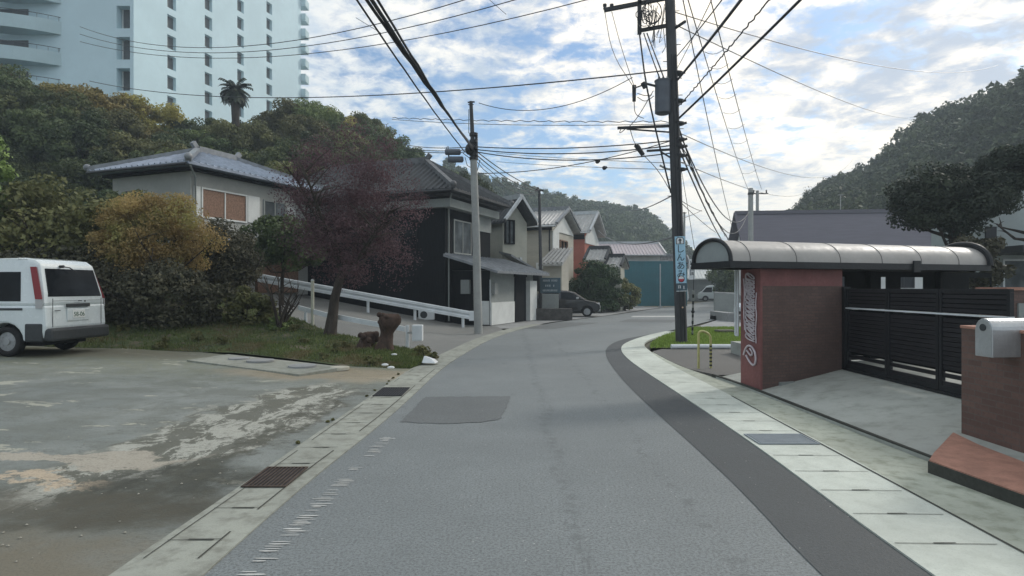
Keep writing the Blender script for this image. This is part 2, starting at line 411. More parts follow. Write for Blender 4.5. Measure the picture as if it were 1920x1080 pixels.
ML_hedge = leafmat('leaf_hedge', (.022, .042, .018), (.065, .11, .045))
ML_far = leafmat('leaf_far_hill', (.040, .064, .034), (.105, .140, .060), .15)
ML_deep = leafmat('leaf_deep_dark', (.022, .031, .022), (.048, .062, .038), .15)
ML_blade = leafmat('grass_blades', (.055, .080, .025), (.15, .175, .060), .3, (.14, .115, .06))
ML_blade2 = leafmat('lawn_blades', (.12, .19, .03), (.27, .36, .08), .35)
M_bark = mat('bark', (.055, .045, .036), .95, var=.4, nscale=6, bumpk=1.0, stretch=(1, 1, .3))
M_stump = mat('stump_bark', (.075, .048, .036), .95, var=.35, nscale=9, bumpk=1.0)

# ------------------------------------------------------------------ materials: buildings and objects
M_dark = mat('dark_timber', (.010, .011, .013), .85, var=.35, nscale=5, stretch=(3, 3, .4), spec=.1)
M_white = mat('white_plaster', (.66, .68, .66), .75, var=.08, nscale=2)
M_cream = mat('cream_plaster', (.42, .42, .36), .85, var=.10, nscale=1.2)
M_beige = mat('beige_siding', (.44, .42, .36), .85, var=.08, nscale=1.2, stretch=(1, 1, 3))
M_greyw = mat('grey_wall', (.27, .29, .28), .85, var=.12, nscale=1.0)
M_greyw2 = mat('pale_grey_wall', (.34, .38, .38), .85, var=.10, nscale=.9)
M_red = mat('red_siding', (.40, .13, .09), .75, var=.10, nscale=1.5)
M_redp = mat('red_painted_render', (.22, .090, .085), .7, var=.16, nscale=2.5)
M_wood = mat('brown_shutter_wood', (.23, .135, .09), .7, var=.3, nscale=4, stretch=(.4, 4, 4))
M_tile = mat('grey_roof_tile', (.21, .225, .24), .42, var=.22, nscale=4, spec=.6)
M_tileb = mat('blue_grey_roof_tile', (.25, .30, .38), .35, var=.2, nscale=4, spec=.7)
M_tilel = mat('pale_roof_tile', (.40, .40, .39), .5, var=.18, nscale=5)
M_tiled = mat('dark_roof_tile', (.062, .066, .070), .65, var=.25, nscale=4, spec=.25)
M_pinkroof = mat('faded_pink_metal_roof', (.42, .37, .39), .5, var=.08, nscale=1.2)
M_lavroof = mat('lavender_grey_slate_roof', (.115, .11, .135), .6, var=.10, nscale=2, stretch=(.4, 1, 6))
M_metal = mat('galvanised_metal', (.50, .52, .53), .4, .6, var=.12, nscale=4)
M_railw = mat('white_guardrail_paint', (.66, .70, .72), .45, var=.10, nscale=2)
M_poleC = mat('concrete_pole', (.33, .34, .33), .8, var=.10, nscale=3)
M_poleD = mat('dark_weathered_pole', (.060, .062, .066), .8, var=.25, nscale=3, stretch=(1, 1, .3))
M_blk = mat('black_hardware', (.025, .027, .030), .6, var=.2)
M_wire = emat('wire_black', (.02, .021, .024))
M_wiref = emat('wire_grey', (.12, .125, .13))
M_tf = mat('transformer_paint', (.10, .115, .14), .5, var=.12, nscale=4)
M_glass = glassmat('dark_window_glass')
M_glassg = glassmat('grey_window_glass', (.07, .08, .085), .15)
M_teal = mat('teal_sheet_fence', (.035, .145, .175), .5, var=.12, nscale=.8)
M_frame = mat('dark_bronze_aluminium', (.022, .024, .027), .45, .2, var=.15)
M_slat = mat('gate_slat_aluminium', (.030, .030, .034), .4, .3, var=.25, nscale=3, stretch=(.3, .3, 4))
M_poly = mat('smoked_polycarbonate', (.385, .37, .35), .5, var=.08, nscale=1.5, spec=.4)
M_blackp = mat('matt_black_panel', (.009, .010, .011), .85, var=.2, spec=.1)
M_grate = mat('weathered_steel_grate', (.24, .28, .31), .6, var=.1, nscale=8)
M_h1 = mat('warm_pale_render', (.37, .375, .35), .85, var=.10, nscale=1.0)
M_rt = mat('weathered_ridge_tile', (.13, .135, .14), .6, var=.3, nscale=5, spec=.3)
M_seam = mat('seam_rubber', (.16, .155, .15), .7)
M_polyg = mat('grey_end_panel', (.30, .33, .33), .4, var=.06, nscale=1.5)
M_letter = mat('lettering_silver_pink', (.60, .53, .56), .45, var=.12)
M_paver = mat('terracotta_paving', (.40, .21, .155), .8, var=.18, nscale=8)
M_carw = mat('white_car_paint', (.68, .74, .75), .25, var=.03, nscale=.8, bumpk=0, spec=.5, coat=.6)
M_cark = mat('black_car_paint', (.008, .009, .011), .2, var=.1, bumpk=0, spec=.5, coat=.8)
M_plast = mat('dark_bumper_plastic', (.045, .050, .053), .6, var=.12)
M_rub = mat('tyre_rubber', (.02, .02, .021), .85, var=.2)
M_rim = mat('steel_wheel', (.38, .39, .40), .4, .6)
M_redl = emat('tail_light_red', (.24, .03, .035)); M_clear = emat('tail_light_clear', (.42, .42, .42))
M_plate = emat('number_plate', (.80, .82, .80)); M_ink = emat('sign_black', (.015, .018, .025)); M_green = emat('plate_green', (.06, .13, .09))
M_signb = mat('pale_blue_sign_face', (.36, .58, .72), .5, var=.05, bumpk=0)
M_signw = mat('white_sign_face', (.70, .73, .74), .5, var=.05, bumpk=0)
M_signr = emat('sign_red', (.42, .05, .07))
M_board = mat('slate_blue_board', (.055, .095, .12), .5, var=.12)
M_yellow = mat('faded_yellow_paint', (.50, .48, .20), .5, var=.15, nscale=6)
M_tower = mat('aqua_white_paint', (.56, .72, .78), .8, var=.05, nscale=.15, bumpk=.02)
M_towerd = mat('tower_recess', (.085, .095, .10), .7, var=.2, nscale=.5)
M_towerb = mat('tower_balcony', (.46, .60, .64), .8, var=.05, nscale=.3, bumpk=.02)
def brickmat(name, c1, c2, mortar, sc, rot=(0, 0, 0)):
    m, nt, bs = nodemat(name)
    t = nt.nodes.new('ShaderNodeTexCoord'); sp = nt.nodes.new('ShaderNodeSeparateXYZ'); nt.links.new(t.outputs['Object'], sp.inputs[0])
    cb = nt.nodes.new('ShaderNodeCombineXYZ'); nt.links.new(mth(nt, 'ADD', sp.outputs[0], sp.outputs[1]), cb.inputs[0]); nt.links.new(sp.outputs[2], cb.inputs[1])
    b = nt.nodes.new('ShaderNodeTexBrick'); nt.links.new(cb.outputs[0], b.inputs['Vector']); b.inputs['Scale'].default_value = sc
    b.inputs['Color1'].default_value = c1+(1,); b.inputs['Color2'].default_value = c2+(1,); b.inputs['Mortar'].default_value = mortar+(1,)
    b.inputs['Mortar Size'].default_value = .012; b.inputs['Brick Width'].default_value = .42; b.inputs['Row Height'].default_value = .14; b.inputs['Bias'].default_value = 0
    co = t.outputs['Object']; a = noise(nt, co, 1.6, 6, .65)
    c = mixrgb(nt, rampv(nt, a, .35, .7, 0, .55), b.outputs[0], sc3(c1, .6))
    c = mixrgb(nt, rampv(nt, noise(nt, co, 30, 4, .7), .45, .7, 0, .4), c, sc3(c1, .5))
    nt.links.new(c, bs.inputs['Base Color']); bs.inputs['Roughness'].default_value = .85
    bump(nt, bs, mth(nt, 'ADD', b.outputs['Fac'], noise(nt, co, 40, 3)), -.4, .006)
    return m
M_brick = brickmat('brown_brick', (.125, .082, .072), (.16, .10, .085), (.105, .08, .072), 3.0)
M_brickr = brickmat('red_brown_brick', (.165, .098, .080), (.115, .068, .057), (.125, .10, .09), 2.4)

# ------------------------------------------------------------------ ground, road, kerbs
gm = MB()
gx = 500
gm.quad((-gx, -gx, -.06), (gx, -gx, -.06), (gx, gx, -.06), (-gx, gx, -.06))
struct(gm.build('ground', M_earth, fix=False))
Lp = smooth_poly([(-1.75,-6),(-1.72,3.4),(-1.70,4.3),(-1.66,5.4),(-1.57,6.6),(-1.49,8.2),(-1.40,12.3),(-1.1,15.5),(-.67,19.2),(.23,23.6),(1.98,28.7),(5.6,35.4),(8.9,42.8),(12.9,51),(17.5,61),(25,76),(44,110)], 2)
Rp = smooth_poly([(2.25,-6),(2.31,3.4),(2.42,5.3),(2.47,6.5),(2.51,8.9),(2.54,12.7),(2.68,15),(3.0,16.9),(3.6,18.6),(4.67,20.9),(6.3,23.6),(9.5,29.5),(12.8,36),(17,45),(22,57),(31,75),(52,108)], 2)
struct(loft('road', Lp, Rp, 0.0, M_road, 140, 8))
def interp(poly, y):
    for a, b in zip(poly, poly[1:]):
        if a[1] <= y <= b[1]:
            t = (y-a[1])/(b[1]-a[1]); return a[0]+(b[0]-a[0])*t
    return poly[-1][0]
def off(poly, dx, y0, y1, n=60, dxf=None):
    ys = np.linspace(y0, y1, n); out = []
    for y in ys:
        e = .05; x = interp(poly, y); sl_ = (interp(poly, y+e)-interp(poly, y-e))/(2*e)
        nn = math.hypot(1, sl_); d = dxf(y) if dxf else dx
        out.append((x+d/nn, y-d*sl_/nn))
    return out
# new asphalt strip along the right kerb
Sp = smooth_poly([(1.62,-6),(1.70,3.4),(1.80,4.6),(1.84,6.2),(1.85,8.4),(1.93,11),(2.17,14.3),(2.55,16.6),(3.3,18.9),(4.67,21.0)], 2)
struct(loft('asphalt_strip', Sp, [(x-.003, y) for x, y in Rp if y <= 21.05]+[(4.72, 21.05)], 0.005, M_new, 90, 2))
# patch in the road
def ragged(pts, j, seed):
    q_ = random.Random(seed); out = []
    for a, b in zip(pts, pts[1:]+pts[:1]):
        n_ = max(2, int(math.hypot(b[0]-a[0], b[1]-a[1])/.05))
        for i_ in range(n_): out.append((a[0]+(b[0]-a[0])*i_/n_+q_.uniform(-j, j), a[1]+(b[1]-a[1])*i_/n_+q_.uniform(-j, j)*1.5, .005))
    return out
rg = ragged([(-1.27,9.0),(-.02,9.05),(-.13,7.5),(-.35,7.30),(-.8,7.22),(-1.33,7.3)], .014, 2)
mb = MB(); mb.add(rg, [tuple(range(len(rg)))[::-1]])
struct(mb.build('road_patch', M_patch, fix=False))
mb = MB(); mb.add([(-.1,24.4,.005),(2.3,28.5,.005),(4.0,28.2,.005),(1.6,23.9,.005)], [(0,3,2,1)]); struct(mb.build('road_patch', M_patch, fix=False))
mb = MB(); mb.add([(5.0,28.8,.005),(6.0,31.5,.005),(8.4,30.7,.005),(7.4,28.4,.005)], [(0,3,2,1)]); struct(mb.build('road_patch', M_patch, fix=False))
mb = MB(); mb.add([(6.5,33.6,.006),(9.0,33.8,.006),(9.4,35.2,.006),(6.9,35.0,.006)], [(0,1,2,3)]); struct(mb.build('road_marking', M_line, fix=False))
# worn edge line: flakes of paint that are left on the asphalt
mb = MB(); r2 = random.Random(3); y = 2.6
while y < 6.6:
    x = -1.47+(y-3.4)*.045; gap = r2.random()
    if gap < (.70 if y < 5.2 else (.55 if y > 5.9 else .12)):
        w = .05+r2.random()*.05; h = .005+r2.random()*.008; xx = x+r2.uniform(-.02, .02)
        n_ = 7; pts = []
        for k in range(n_):
            th = 2*math.pi*k/n_; rr = r2.uniform(.65, 1.1); pts.append((xx+math.cos(th)*w*rr, y+math.sin(th)*h*rr, .005))
        mb.add(pts, [tuple(range(n_))])
    y += .034
struct(mb.build('road_edge_line', M_line, fix=False))
# right kerb: gutter lids, then an apron of older concrete
K0 = off(Rp, 0.0, -6, 22.5, 110)
K1 = off(Rp, .70, -6, 22.5, 110, lambda y: .72 if y < 15 else .72-.25*smooth(15, 19, y))
struct(loft('kerb', K0, K1, .016, M_conc, 110, 2, .05))
K2 = smooth_poly([(3.92,-6),(3.90,3),(3.84,5.0),(3.78,6.5),(3.74,8.5),(3.68,10.2),(3.46,11.9),(3.42,13.2),(3.50,15.2)], 2)
struct(loft('footpath', [(x+.001, y) for x, y in K1 if y < 15.3], K2, .010, M_conc2, 80, 3, .04))
# joints between gutter lids
mb = MB(); lid = MB()
yy = 2.3; k = 0
while yy < 18:
    x0 = interp(Rp, yy)+.03; x1 = x0+.62
    sk = -.02
    mb.quad((x0, yy, .0205), (x1, yy+sk, .0205), (x1, yy+sk+.007, .0205), (x0, yy+.007, .0205))
    mb.quad((x0+.24, yy-.002, .021), (x0+.38, yy-.002, .021), (x0+.38, yy+.009, .021), (x0+.24, yy+.009, .021))
    yy += .5 if yy < 9 else 1.0; k += 1
mb.quad((interp(Rp, 2)+.66, 1, .0205), (interp(Rp, 2)+.68, 1, .0205), (3.23, 9, .0205), (3.21, 9, .0205))
struct(mb.build('lid_joints', M_joint, fix=False))
# left gutter
GL = smooth_poly([(-2.28,-6),(-2.24,3.4),(-2.20,4.4),(-2.17,5.5),(-2.15,6.6),(-2.10,8.2),(-2.02,12.3),(-1.62,15.5),(-1.18,19.2),(-.3,23.6),(.9,27)], 2)
struct(loft('gutter', GL, [(x-.001, y) for x, y in Lp if y < 27.2], .010, M_gut, 90, 3, .05))
mb = MB(); yy = 2.75
while yy < 11.5:
    xl = interp(GL, yy); xr = interp(Lp, yy)-.13
    j = r2.uniform(-.012, .012)
    mb.quad((xl+.05, yy+j, .0145), (xr, yy-j, .0145), (xr, yy-j+.006, .0145), (xl+.05, yy+j+.006, .0145))
    mb.quad((xl+.18, yy-.007, .015), (xl+.34, yy-.009, .015), (xl+.34, yy+.012, .015), (xl+.18, yy+.009, .015))
    yy += .56
for a, b in zip(np.arange(2, 12, .4), np.arange(2.4, 12.4, .4)):
    if r2.random() < .8: mb.quad((interp(Lp, a)-.135, a, .0147), (interp(Lp, a)-.123, a, .0147), (interp(Lp, b)-.123, b, .0147), (interp(Lp, b)-.135, b, .0147))
    if r2.random() < .6: mb.quad((interp(GL, a)+.06, a, .0147), (interp(GL, a)+.068, a, .0147), (interp(GL, b)+.068, b, .0147), (interp(GL, b)+.06, b, .0147))
struct(mb.build('gutter_joints', M_joint, fix=False))
def grate(label, x0, x1, y0, y1, z, m, nbar, across):
    t = thing('drain_grate', label, 'drain grate', ((x0+x1)/2, (y0+y1)/2, z))
    w = (x1-x0)/2; d = (y1-y0)/2
    f = MB(); f.box(-w, w, -d, -d+.02, .004, .012); f.box(-w, w, d-.02, d, .004, .012); f.box(-w, -w+.02, -d+.02, d-.02, .004, .012); f.box(w-.02, w, -d+.02, d-.02, .004, .012)
    f.build('frame', m, t)
    q = MB(); q.box(-w+.01, w-.01, -d+.01, d-.01, .001, .003); q.build('pit_shade', M_ink if nbar < 20 else M_joint, t)  # flat dark sheet stands in for the shade below the bars
    b = MB()
    for i in range(nbar):
        if across: yb = -d+.03+(2*d-.06)*(i+.5)/nbar; b.box(-w+.02, w-.02, yb-.004, yb+.004, .004, .011)
        else: xb = -w+.03+(2*w-.06)*(i+.5)/nbar; b.box(xb-.007, xb+.007, -d+.02, d-.02, .004, .011)
    b.build('bars', m, t)
M_rust = mat('rusty_steel', (.075, .056, .045), .8, .2, var=.3, nscale=9)
grate('rusty brown grate in the left gutter nearest the camera', -2.16, -1.80, 4.88, 5.42, .011, M_rust, 9, False)
grate('dark square grate further along the left gutter by the orange dust', -2.05, -1.62, 9.0, 9.75, .011, M_blk, 10, False)
grate('grey steel grate set in the right pale gutter lids', 2.50, 3.12, 6.2, 6.62, .017, M_grate, 26, False)
# parking lot, verge and side ramp
bnd = [(-1.66,12.35),(-3.4,12.75),(-4.8,13.6),(-6.3,14.3),(-9,14.3),(-14,14.7),(-24,15),(-45,16)]
A = [(interp(GL, 12.35), 12.35)]+bnd[1:]
lotA = [(interp(GL, y)+.0, y) for y in np.linspace(-6, 12.35, 40)]
def lotgrid():
    vs = []; fs = []; n, m = 60, 90
    for i in range(n+1):
        t = i/n
        for j in range(m+1):
            s = (j/m)**1.6; xl = -50*s+(1-s)*0
            # top boundary at this x
            yt = np.interp(-xl, [0, 1.66, 3.4, 4.8, 6.3, 9, 14, 24, 50], [12.35, 12.35, 12.75, 13.6, 14.3, 14.3, 14.7, 15, 16])
            y = -8+(yt+8)*t
            xr = interp(GL, y) if y > -6 else -2.28
            x = xr+(xl)*(1+xr/50)
            vs.append((x, y, ground_left(x, y)+.004+.010*math.sin(x*2.1+y)*smooth(0, 2, xr-x)))
    k = m+1
    for i in range(n):
        for j in range(m): fs.append((i*k+j, (i+1)*k+j, (i+1)*k+j+1, i*k+j+1))
    o = MB().add(vs, fs, True).build('parking_lot', M_lot, fix=False); return struct(o)
lotgrid()
vA = [(-2.02,12.15),(-2.6,12.15),(-3.4,12.3),(-4.8,13.15),(-6.3,13.9),(-9,13.9),(-14,14.3),(-24,14.6),(-45,15.6)]
vB = [(-1.62,13.6),(-2.2,14.9),(-3.6,16.0),(-5.7,17.2),(-7.5,18.6),(-9,20.4),(-14,24),(-24,30),(-45,38)]
def verge_z(x, y):
    e = y-np.interp(-x, [2.02, 2.6, 3.4, 4.8, 6.3, 9, 14, 24, 45], [12.15, 12.15, 12.3, 13.15, 13.9, 13.9, 14.3, 14.6, 15.6]); k = smooth(0, .9, e)
    return ground_left(x, y)+.005+k*(.05+.05*math.sin(x*1.7)*math.sin(y*2.3)*smooth(0, 1.5, -x-1.8)+.05*smooth(0, 1, -x-2))
struct(loft('grass_verge', vA, vB, verge_z, M_gg, 120, 16))
rA = [(-1.60,13.2)]+vB[1:]
rB = [(-.35,23.4),(-.6,25.5),(-1.9,26.8),(-6,30),(-9,32),(-12,34),(-20,38),(-30,42),(-55,50)]
struct(loft('side_road', [(-1.46,13.4),(-2.1,14.8)]+vB[2:], rB, lambda x, y: ground_left(x, y)+.002, M_ramp, 120, 16))
# pavement in front of the houses beyond the side road
hp = [(-2.0,26.5),(.05,24.8),(1.9,29.6),(5.4,36.6),(8.6,44),(12,52)]
struct(loft('forecourt', [(-1.2,24.2),(.20,24.3),(1.85,28.9),(5.4,35.5),(8.7,43),(12.7,51.2)], [(-8,34),(-6,36),(-4,38),(-2,44),(2,52),(6,60)], -.004, M_gray, 60, 6))
# right side surfaces
def dz(x, y): return .035+.265*max(0, min(1, (x-3.75)/1.58))
struct(loft('driveway', [(x+.004, y) for x, y in K2 if 4.2 < y < 11.2], [(5.35, 4.2), (5.35, 7), (5.35, 9.8), (5.35, 11.2)], dz, M_drive, 50, 14, .06))
mb = MB(); mb.box(5.35, 30, -6, 15, -.05, .30); struct(mb.build('yard', M_drive))
struct(loft('side_yard', [(3.75,11.2),(3.47,12),(3.44,13.2),(3.52,15.4),(3.9,15.95)], [(5.35,11.2),(5.35,12),(6.3,13.2),(6.3,15.4),(6.3,15.95)], .012, M_yard, 40, 4, .05))
struct(loft('lawn', smooth_poly([(3.62,16.05),(4.0,17.6),(4.9,19.9),(6.0,22.0),(7.1,24.0)], 2), [(8.4,16.05),(8.6,18),(8.9,20),(9.2,22),(9.6,24.2)], lambda x, y: .03, M_gg, 50, 8, .08))
struct(loft('side_pavement', [(7.2,24.3),(9.7,29.5),(13.0,36),(17.2,45)], [(14,24.3),(18,29.5),(24,36),(34,45)], .012, M_gray, 30, 4, .05))
# dark kerb face in front of the driveway
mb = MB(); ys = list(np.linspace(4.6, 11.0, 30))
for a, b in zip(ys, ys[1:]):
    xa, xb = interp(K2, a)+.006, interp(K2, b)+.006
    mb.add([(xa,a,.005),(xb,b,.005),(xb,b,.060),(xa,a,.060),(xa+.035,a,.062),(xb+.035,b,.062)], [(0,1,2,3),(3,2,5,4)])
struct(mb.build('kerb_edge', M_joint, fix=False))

# ------------------------------------------------------------------ foliage generators
def crown_arrays(seed, radii, nclump, nleaf, leaf, shell=.5, flat=.75, clump=.34, aspect=1.5):
    g = np.random.default_rng(seed); radii = np.array(radii, float)
    d = g.normal(size=(nclump, 3)); d /= np.linalg.norm(d, axis=1)[:, None]
    r = shell+(1-shell)*g.random(nclump)**.6
    c = d*r[:, None]*radii*.86
    cr = clump*radii.mean()*(.55+.8*g.random(nclump))
    tone = g.random(nclump)
    idx = np.repeat(np.arange(nclump), nleaf); n = len(idx)
    dd = g.normal(size=(n, 3)); dd /= np.linalg.norm(dd, axis=1)[:, None]
    rr = (.35+.65*g.random(n)**.5)[:, None]
    p = c[idx]+dd*rr*cr[idx][:, None]*np.array([1, 1, flat])
    nrm = dd*.7+g.normal(size=(n, 3))*.55+np.array([0, 0, .35]); nrm /= np.linalg.norm(nrm, axis=1)[:, None]
    t = np.cross(nrm, g.normal(size=(n, 3))); t /= np.linalg.norm(t, axis=1)[:, None]
    b = np.cross(nrm, t); s = (leaf*(.6+.8*g.random(n)))[:, None]
    V = np.stack([p-t*s*aspect/2, p+b*s*.5, p+t*s*aspect/2, p-b*s*.5], 1).reshape(-1, 3)
    ton = np.clip(tone[idx]*.75+g.random(n)*.35, 0, 1)
    return V, ton
def leafmesh(name, V, ton, material):
    n = len(V)//4; me = bpy.data.meshes.new(name)
    me.vertices.add(n*4); me.vertices.foreach_set('co', V.astype(np.float32).ravel())
    me.loops.add(n*4); me.loops.foreach_set('vertex_index', np.arange(n*4, dtype=np.int32))
    me.polygons.add(n); me.polygons.foreach_set('loop_start', np.arange(0, n*4, 4, dtype=np.int32))
    me.polygons.foreach_set('loop_total', np.full(n, 4, dtype=np.int32))
    me.update(); a = me.attributes.new('tone', 'FLOAT', 'FACE'); a.data.foreach_set('value', ton.astype(np.float32))
    me.materials.append(material); me.validate(); return me
def meshobj(name, me, parent=None):
    o = bpy.data.objects.new(name, me); COL.objects.link(o); o.parent = parent; return o
def limbs(mb, base, top, r, seed, n=6, spread=1.0, height=1.0, sub=3):
    q = random.Random(seed); base = Vector(base); top = Vector(top)
    mid = (base+top)/2+Vector((q.uniform(-.06, .06), q.uniform(-.06, .06), 0))*(top-base).length
    mb.tube([base-Vector((0, 0, .08)), base, base.lerp(mid, .5), mid, top], [r*1.5, r*1.25, r, r*.85, r*.7], 9)
    for i in range(n):
        a = 2*math.pi*i/n+q.uniform(-.4, .4); l = spread*q.uniform(.6, 1.1); h = height*q.uniform(.4, 1.1)
        s = mid.lerp(top, q.uniform(.2, 1)); e = s+Vector((math.cos(a)*l, math.sin(a)*l, h)); m_ = s.lerp(e, .5)+Vector((0, 0, -.12*l+q.uniform(-.1, .1)))
        mb.tube([s, m_, e], [r*.5, r*.32, r*.12], 6)
        for k in range(sub):
            s2 = m_.lerp(e, q.uniform(0, .9)); e2 = s2+Vector((q.uniform(-1, 1), q.uniform(-1, 1), q.uniform(.1, 1)))*l*.5
            mb.tube([s2, s2.lerp(e2, .5)+Vector((0, 0, .03)), e2], [r*.17, r*.11, r*.04], 5)
def tree(name, label, cat, base, crown_c, radii, nclump, nleaf, leaf, lm, seed, r=.12, group=None, shell=.5, clump=.34, sub=3):
    base = Vector(base); t = thing(name, label, cat, base, 0, group)
    cc = Vector(crown_c)-base
    mb = MB(); limbs(mb, (0, 0, 0), (cc.x*.6, cc.y*.6, max(.15, cc.z-radii[2]*.55)), r, seed, 7, radii[0]*.75, radii[2]*.9, sub)
    mb.build('trunk', M_bark, t)
    V, ton = crown_arrays(seed, radii, nclump, nleaf, leaf, shell, clump=clump)
    V = V+np.array(cc)
    z0 = .03; V[:, 2] = np.maximum(V[:, 2], z0)
    meshobj('crown', leafmesh('crown', V, ton, lm), t)
    return t
# --- left wooded hillside: one terrain and separate trees
sky_l = [(-500,60,38),(-200,80,38),(0,118,40),(60,120,41),(110,140,42),(170,158,43),(260,196,45),(330,212,46),(400,222,48),(470,205,50),(560,190,55),(640,198,58),(700,222,60),(740,250,62),(800,300,68),(860,330,80),(900,345,95)]
def sky_at(tab, px):
    return np.interp(px, [a[0] for a in tab], [a[1] for a in tab]), np.interp(px, [a[0] for a in tab], [a[2] for a in tab])
def hill_pt(tab, px, t, low=29.0, zb=1.2, down=3.4, pw=.8):
    py, D = sky_at(tab, px); zc = CH-(py-540)/F*D-down
    d0 = low; d = d0+(D-d0)*t
    if t <= 1: z = zb+(zc-zb)*t**pw
    else: z = zc-(t-1)*8
    return Vector(((px-960)/F*d, d, z))
def hill(name, tab, pxs, ts, material, **k):
    vs = []; fs = []
    for px in pxs:
        for t in ts: vs.append(hill_pt(tab, px, t, **k))
    m = len(ts)
    for i in range(len(pxs)-1):
        for j in range(m-1): fs.append((i*m+j, (i+1)*m+j, (i+1)*m+j+1, i*m+j+1))
    return struct(MB().add(vs, fs, True).build(name, material, fix=False))
hill('hillside', sky_l, list(range(-500, 901, 50)), [-.05, .1, .2, .3, .4, .5, .6, .7, .8, .9, 1, 1.15, 1.5], M_gg)
templates = []
for i, (rr, lm) in enumerate([((2.6,2.6,2.2), ML_dark), ((2.9,2.9,2.1), ML_mid), ((2.4,2.4,2.5), ML_dark), ((2.7,2.7,2.0), ML_olive), ((2.7,2.7,2.0), ML_yel), ((2.5,2.5,2.2), ML_mid)]):
    V, ton = crown_arrays(50+i, rr, 60, 320, .115, .45, clump=.27); V[:, 2] += 3.0
    mb = MB(); limbs(mb, (0, 0, 0), (.1, .1, 1.9), .16, 80+i, 6, 1.5, 1.5, 1)
    templates.append((leafmesh('crown', V, ton, lm), mb.v, mb.f, mb.sm, lm))
trunk_me = []
for tpl in templates:
    mb = MB(); mb.v, mb.f, mb.sm = tpl[1], tpl[2], tpl[3]; o = mb.build('trunk', M_bark); trunk_me.append(o.data); bpy.data.objects.remove(o)
kinds = {0: 'dark green', 1: 'mid green', 2: 'tall dark', 3: 'olive brown', 4: 'yellow green', 5: 'bushy green'}
hq = random.Random(11)
def forest_tree(pt, k, s, label, group):
    t = thing('tree', label, 'tree', pt, hq.uniform(0, 6.28), group); t.scale = (s, s, s*hq.uniform(.9, 1.15))
    meshobj('trunk', trunk_me[k], t); meshobj('crown', templates[k][0], t); return t
for row, t in enumerate([1.0, .86, .70, .54, .38, .22, .10]):
    px = -120+row*17
    while px < 885:
        py, D = sky_at(sky_l, px); d = 29+(D-29)*t
        q = hill_pt(sky_l, px+hq.uniform(-12, 12), t+hq.uniform(-.05, .04))
        k = hq.choice([0, 0, 1, 2, 5, 3])
        if 120 < px < 330 and row in (0, 1): k = 4
        if px < 110 and row == 0: k = 3
        if 560 < px < 760 and row <= 1: k = hq.choice([1, 5, 4])
        if 520 < px and row >= 2: k = hq.choice([0, 2, 3])
        lm_ = [(-60, 'at the far left edge'), (40, 'above the van windows'), (110, 'under the curved balconies'), (180, 'under the left tower corner'), (250, 'above the left roof end of the grey house'), (330, 'above the orange bush'), (400, 'above the grey house ridge'), (470, 'just below the palm'), (540, 'above the brown shutter'), (610, 'right of the palm'), (680, 'above the maroon tree'), (750, 'right of the maroon tree'), (820, 'above the black house roof'), (2000, 'beside the concrete pole')]
        where = [w for a, w in lm_ if px < a][0]
        lvl = ['on the hill crest', 'just below the crest', 'on the upper slope', 'halfway up the slope', 'on the lower slope', 'near the slope foot', 'at the slope foot'][row]
        lab = '%s tree %s, %s' % (kinds[k], lvl, where)
        forest_tree(q-Vector((0, 0, 1.4)), k, hq.uniform(.75, 1.05)*(1.0 if d > 34 else .8), lab, lab)
        px += 66*45/max(d, 30)*.9
# palm on the crest
pb = P(441, 222, 46); pt = thing('palm_tree', 'dark shaggy palm tree standing on the hill crest in front of the tower', 'palm tree', pb-Vector((0, 0, 2.2)))
mb = MB(); mb.tube([(0, 0, 0), (.05, 0, 1.5), (0, 0, 3.3), (0, 0, 4.3)], [.32, .26, .30, .36], 10); mb.build('trunk', M_bark, pt)
g = np.random.default_rng(5); Vs = []
for i in range(130):
    a = g.random()*6.283; e = g.uniform(-1.3, 1.2); L_ = g.uniform(.8, 1.45) if e > -.6 else g.uniform(.6, 1.0)
    p = np.array([0, 0, 4.3]); d = np.array([math.cos(a)*math.cos(e), math.sin(a)*math.cos(e), math.sin(e)])
    side = np.cross(d, [0, 0, 1.]); side /= np.linalg.norm(side)+1e-6
    for s in range(9):
        q = p+d*L_/9
        for sg in (-1, 1):
            tip = (p+q)/2+side*sg*.21+d*.16-np.array([0, 0, .13])
            Vs += [p, q, tip, tip-(q-p)*.6]
        p = q; d = d+np.array([0, 0, -.16]); d /= np.linalg.norm(d)
V = np.array(Vs); meshobj('crown', leafmesh('crown', V, g.random(len(V)//4), ML_deep), pt)

# --- distant and right-hand wooded hills (woods that read as one mass)
def woods(name, label, tab, px0, px1, rows, low, zb, down, rad, leaf, lm, seed, pw=.8, nclump=12, nleaf=26):
    g = random.Random(seed); Vs = []; ts = []
    tmpl = [crown_arrays(seed+i, (1, 1, .85), nclump, nleaf, leaf/rad, .35, clump=.42) for i in range(5)]
    for row in range(rows):
        t = 1-row/rows*.97; px = px0
        while px < px1:
            _, D = sky_at(tab, px); q = hill_pt(tab, px+g.uniform(-6, 6), t+g.uniform(-.5, .5)/rows, low, zb, down, pw)
            V, ton = g.choice(tmpl); s = rad*g.uniform(.7, 1.25); a = g.uniform(0, 6.28); R_ = np.array([[math.cos(a), -math.sin(a), 0], [math.sin(a), math.cos(a), 0], [0, 0, g.uniform(.8, 1.2)]])
            Vs.append(V@R_.T*s+np.array([q.x, q.y, q.z+rad*.35])); ts.append(np.clip(ton*.45+g.uniform(0, .7)-.05, 0, 1))
            px += rad*F/q.y*1.25
    o = meshobj(name, leafmesh(name, np.concatenate(Vs), np.concatenate(ts), lm)); return struct(o, 'stuff', label, 'woods')
sky_c = [(840,300,150),(880,325,150),(900,332,150),(1000,356,165),(1100,378,180),(1190,392,185),(1230,412,185),(1260,436,185),(1290,470,190),(1320,505,195),(1345,530,200)]
K = dict(low=110, zb=0, down=1.6, pw=.8)
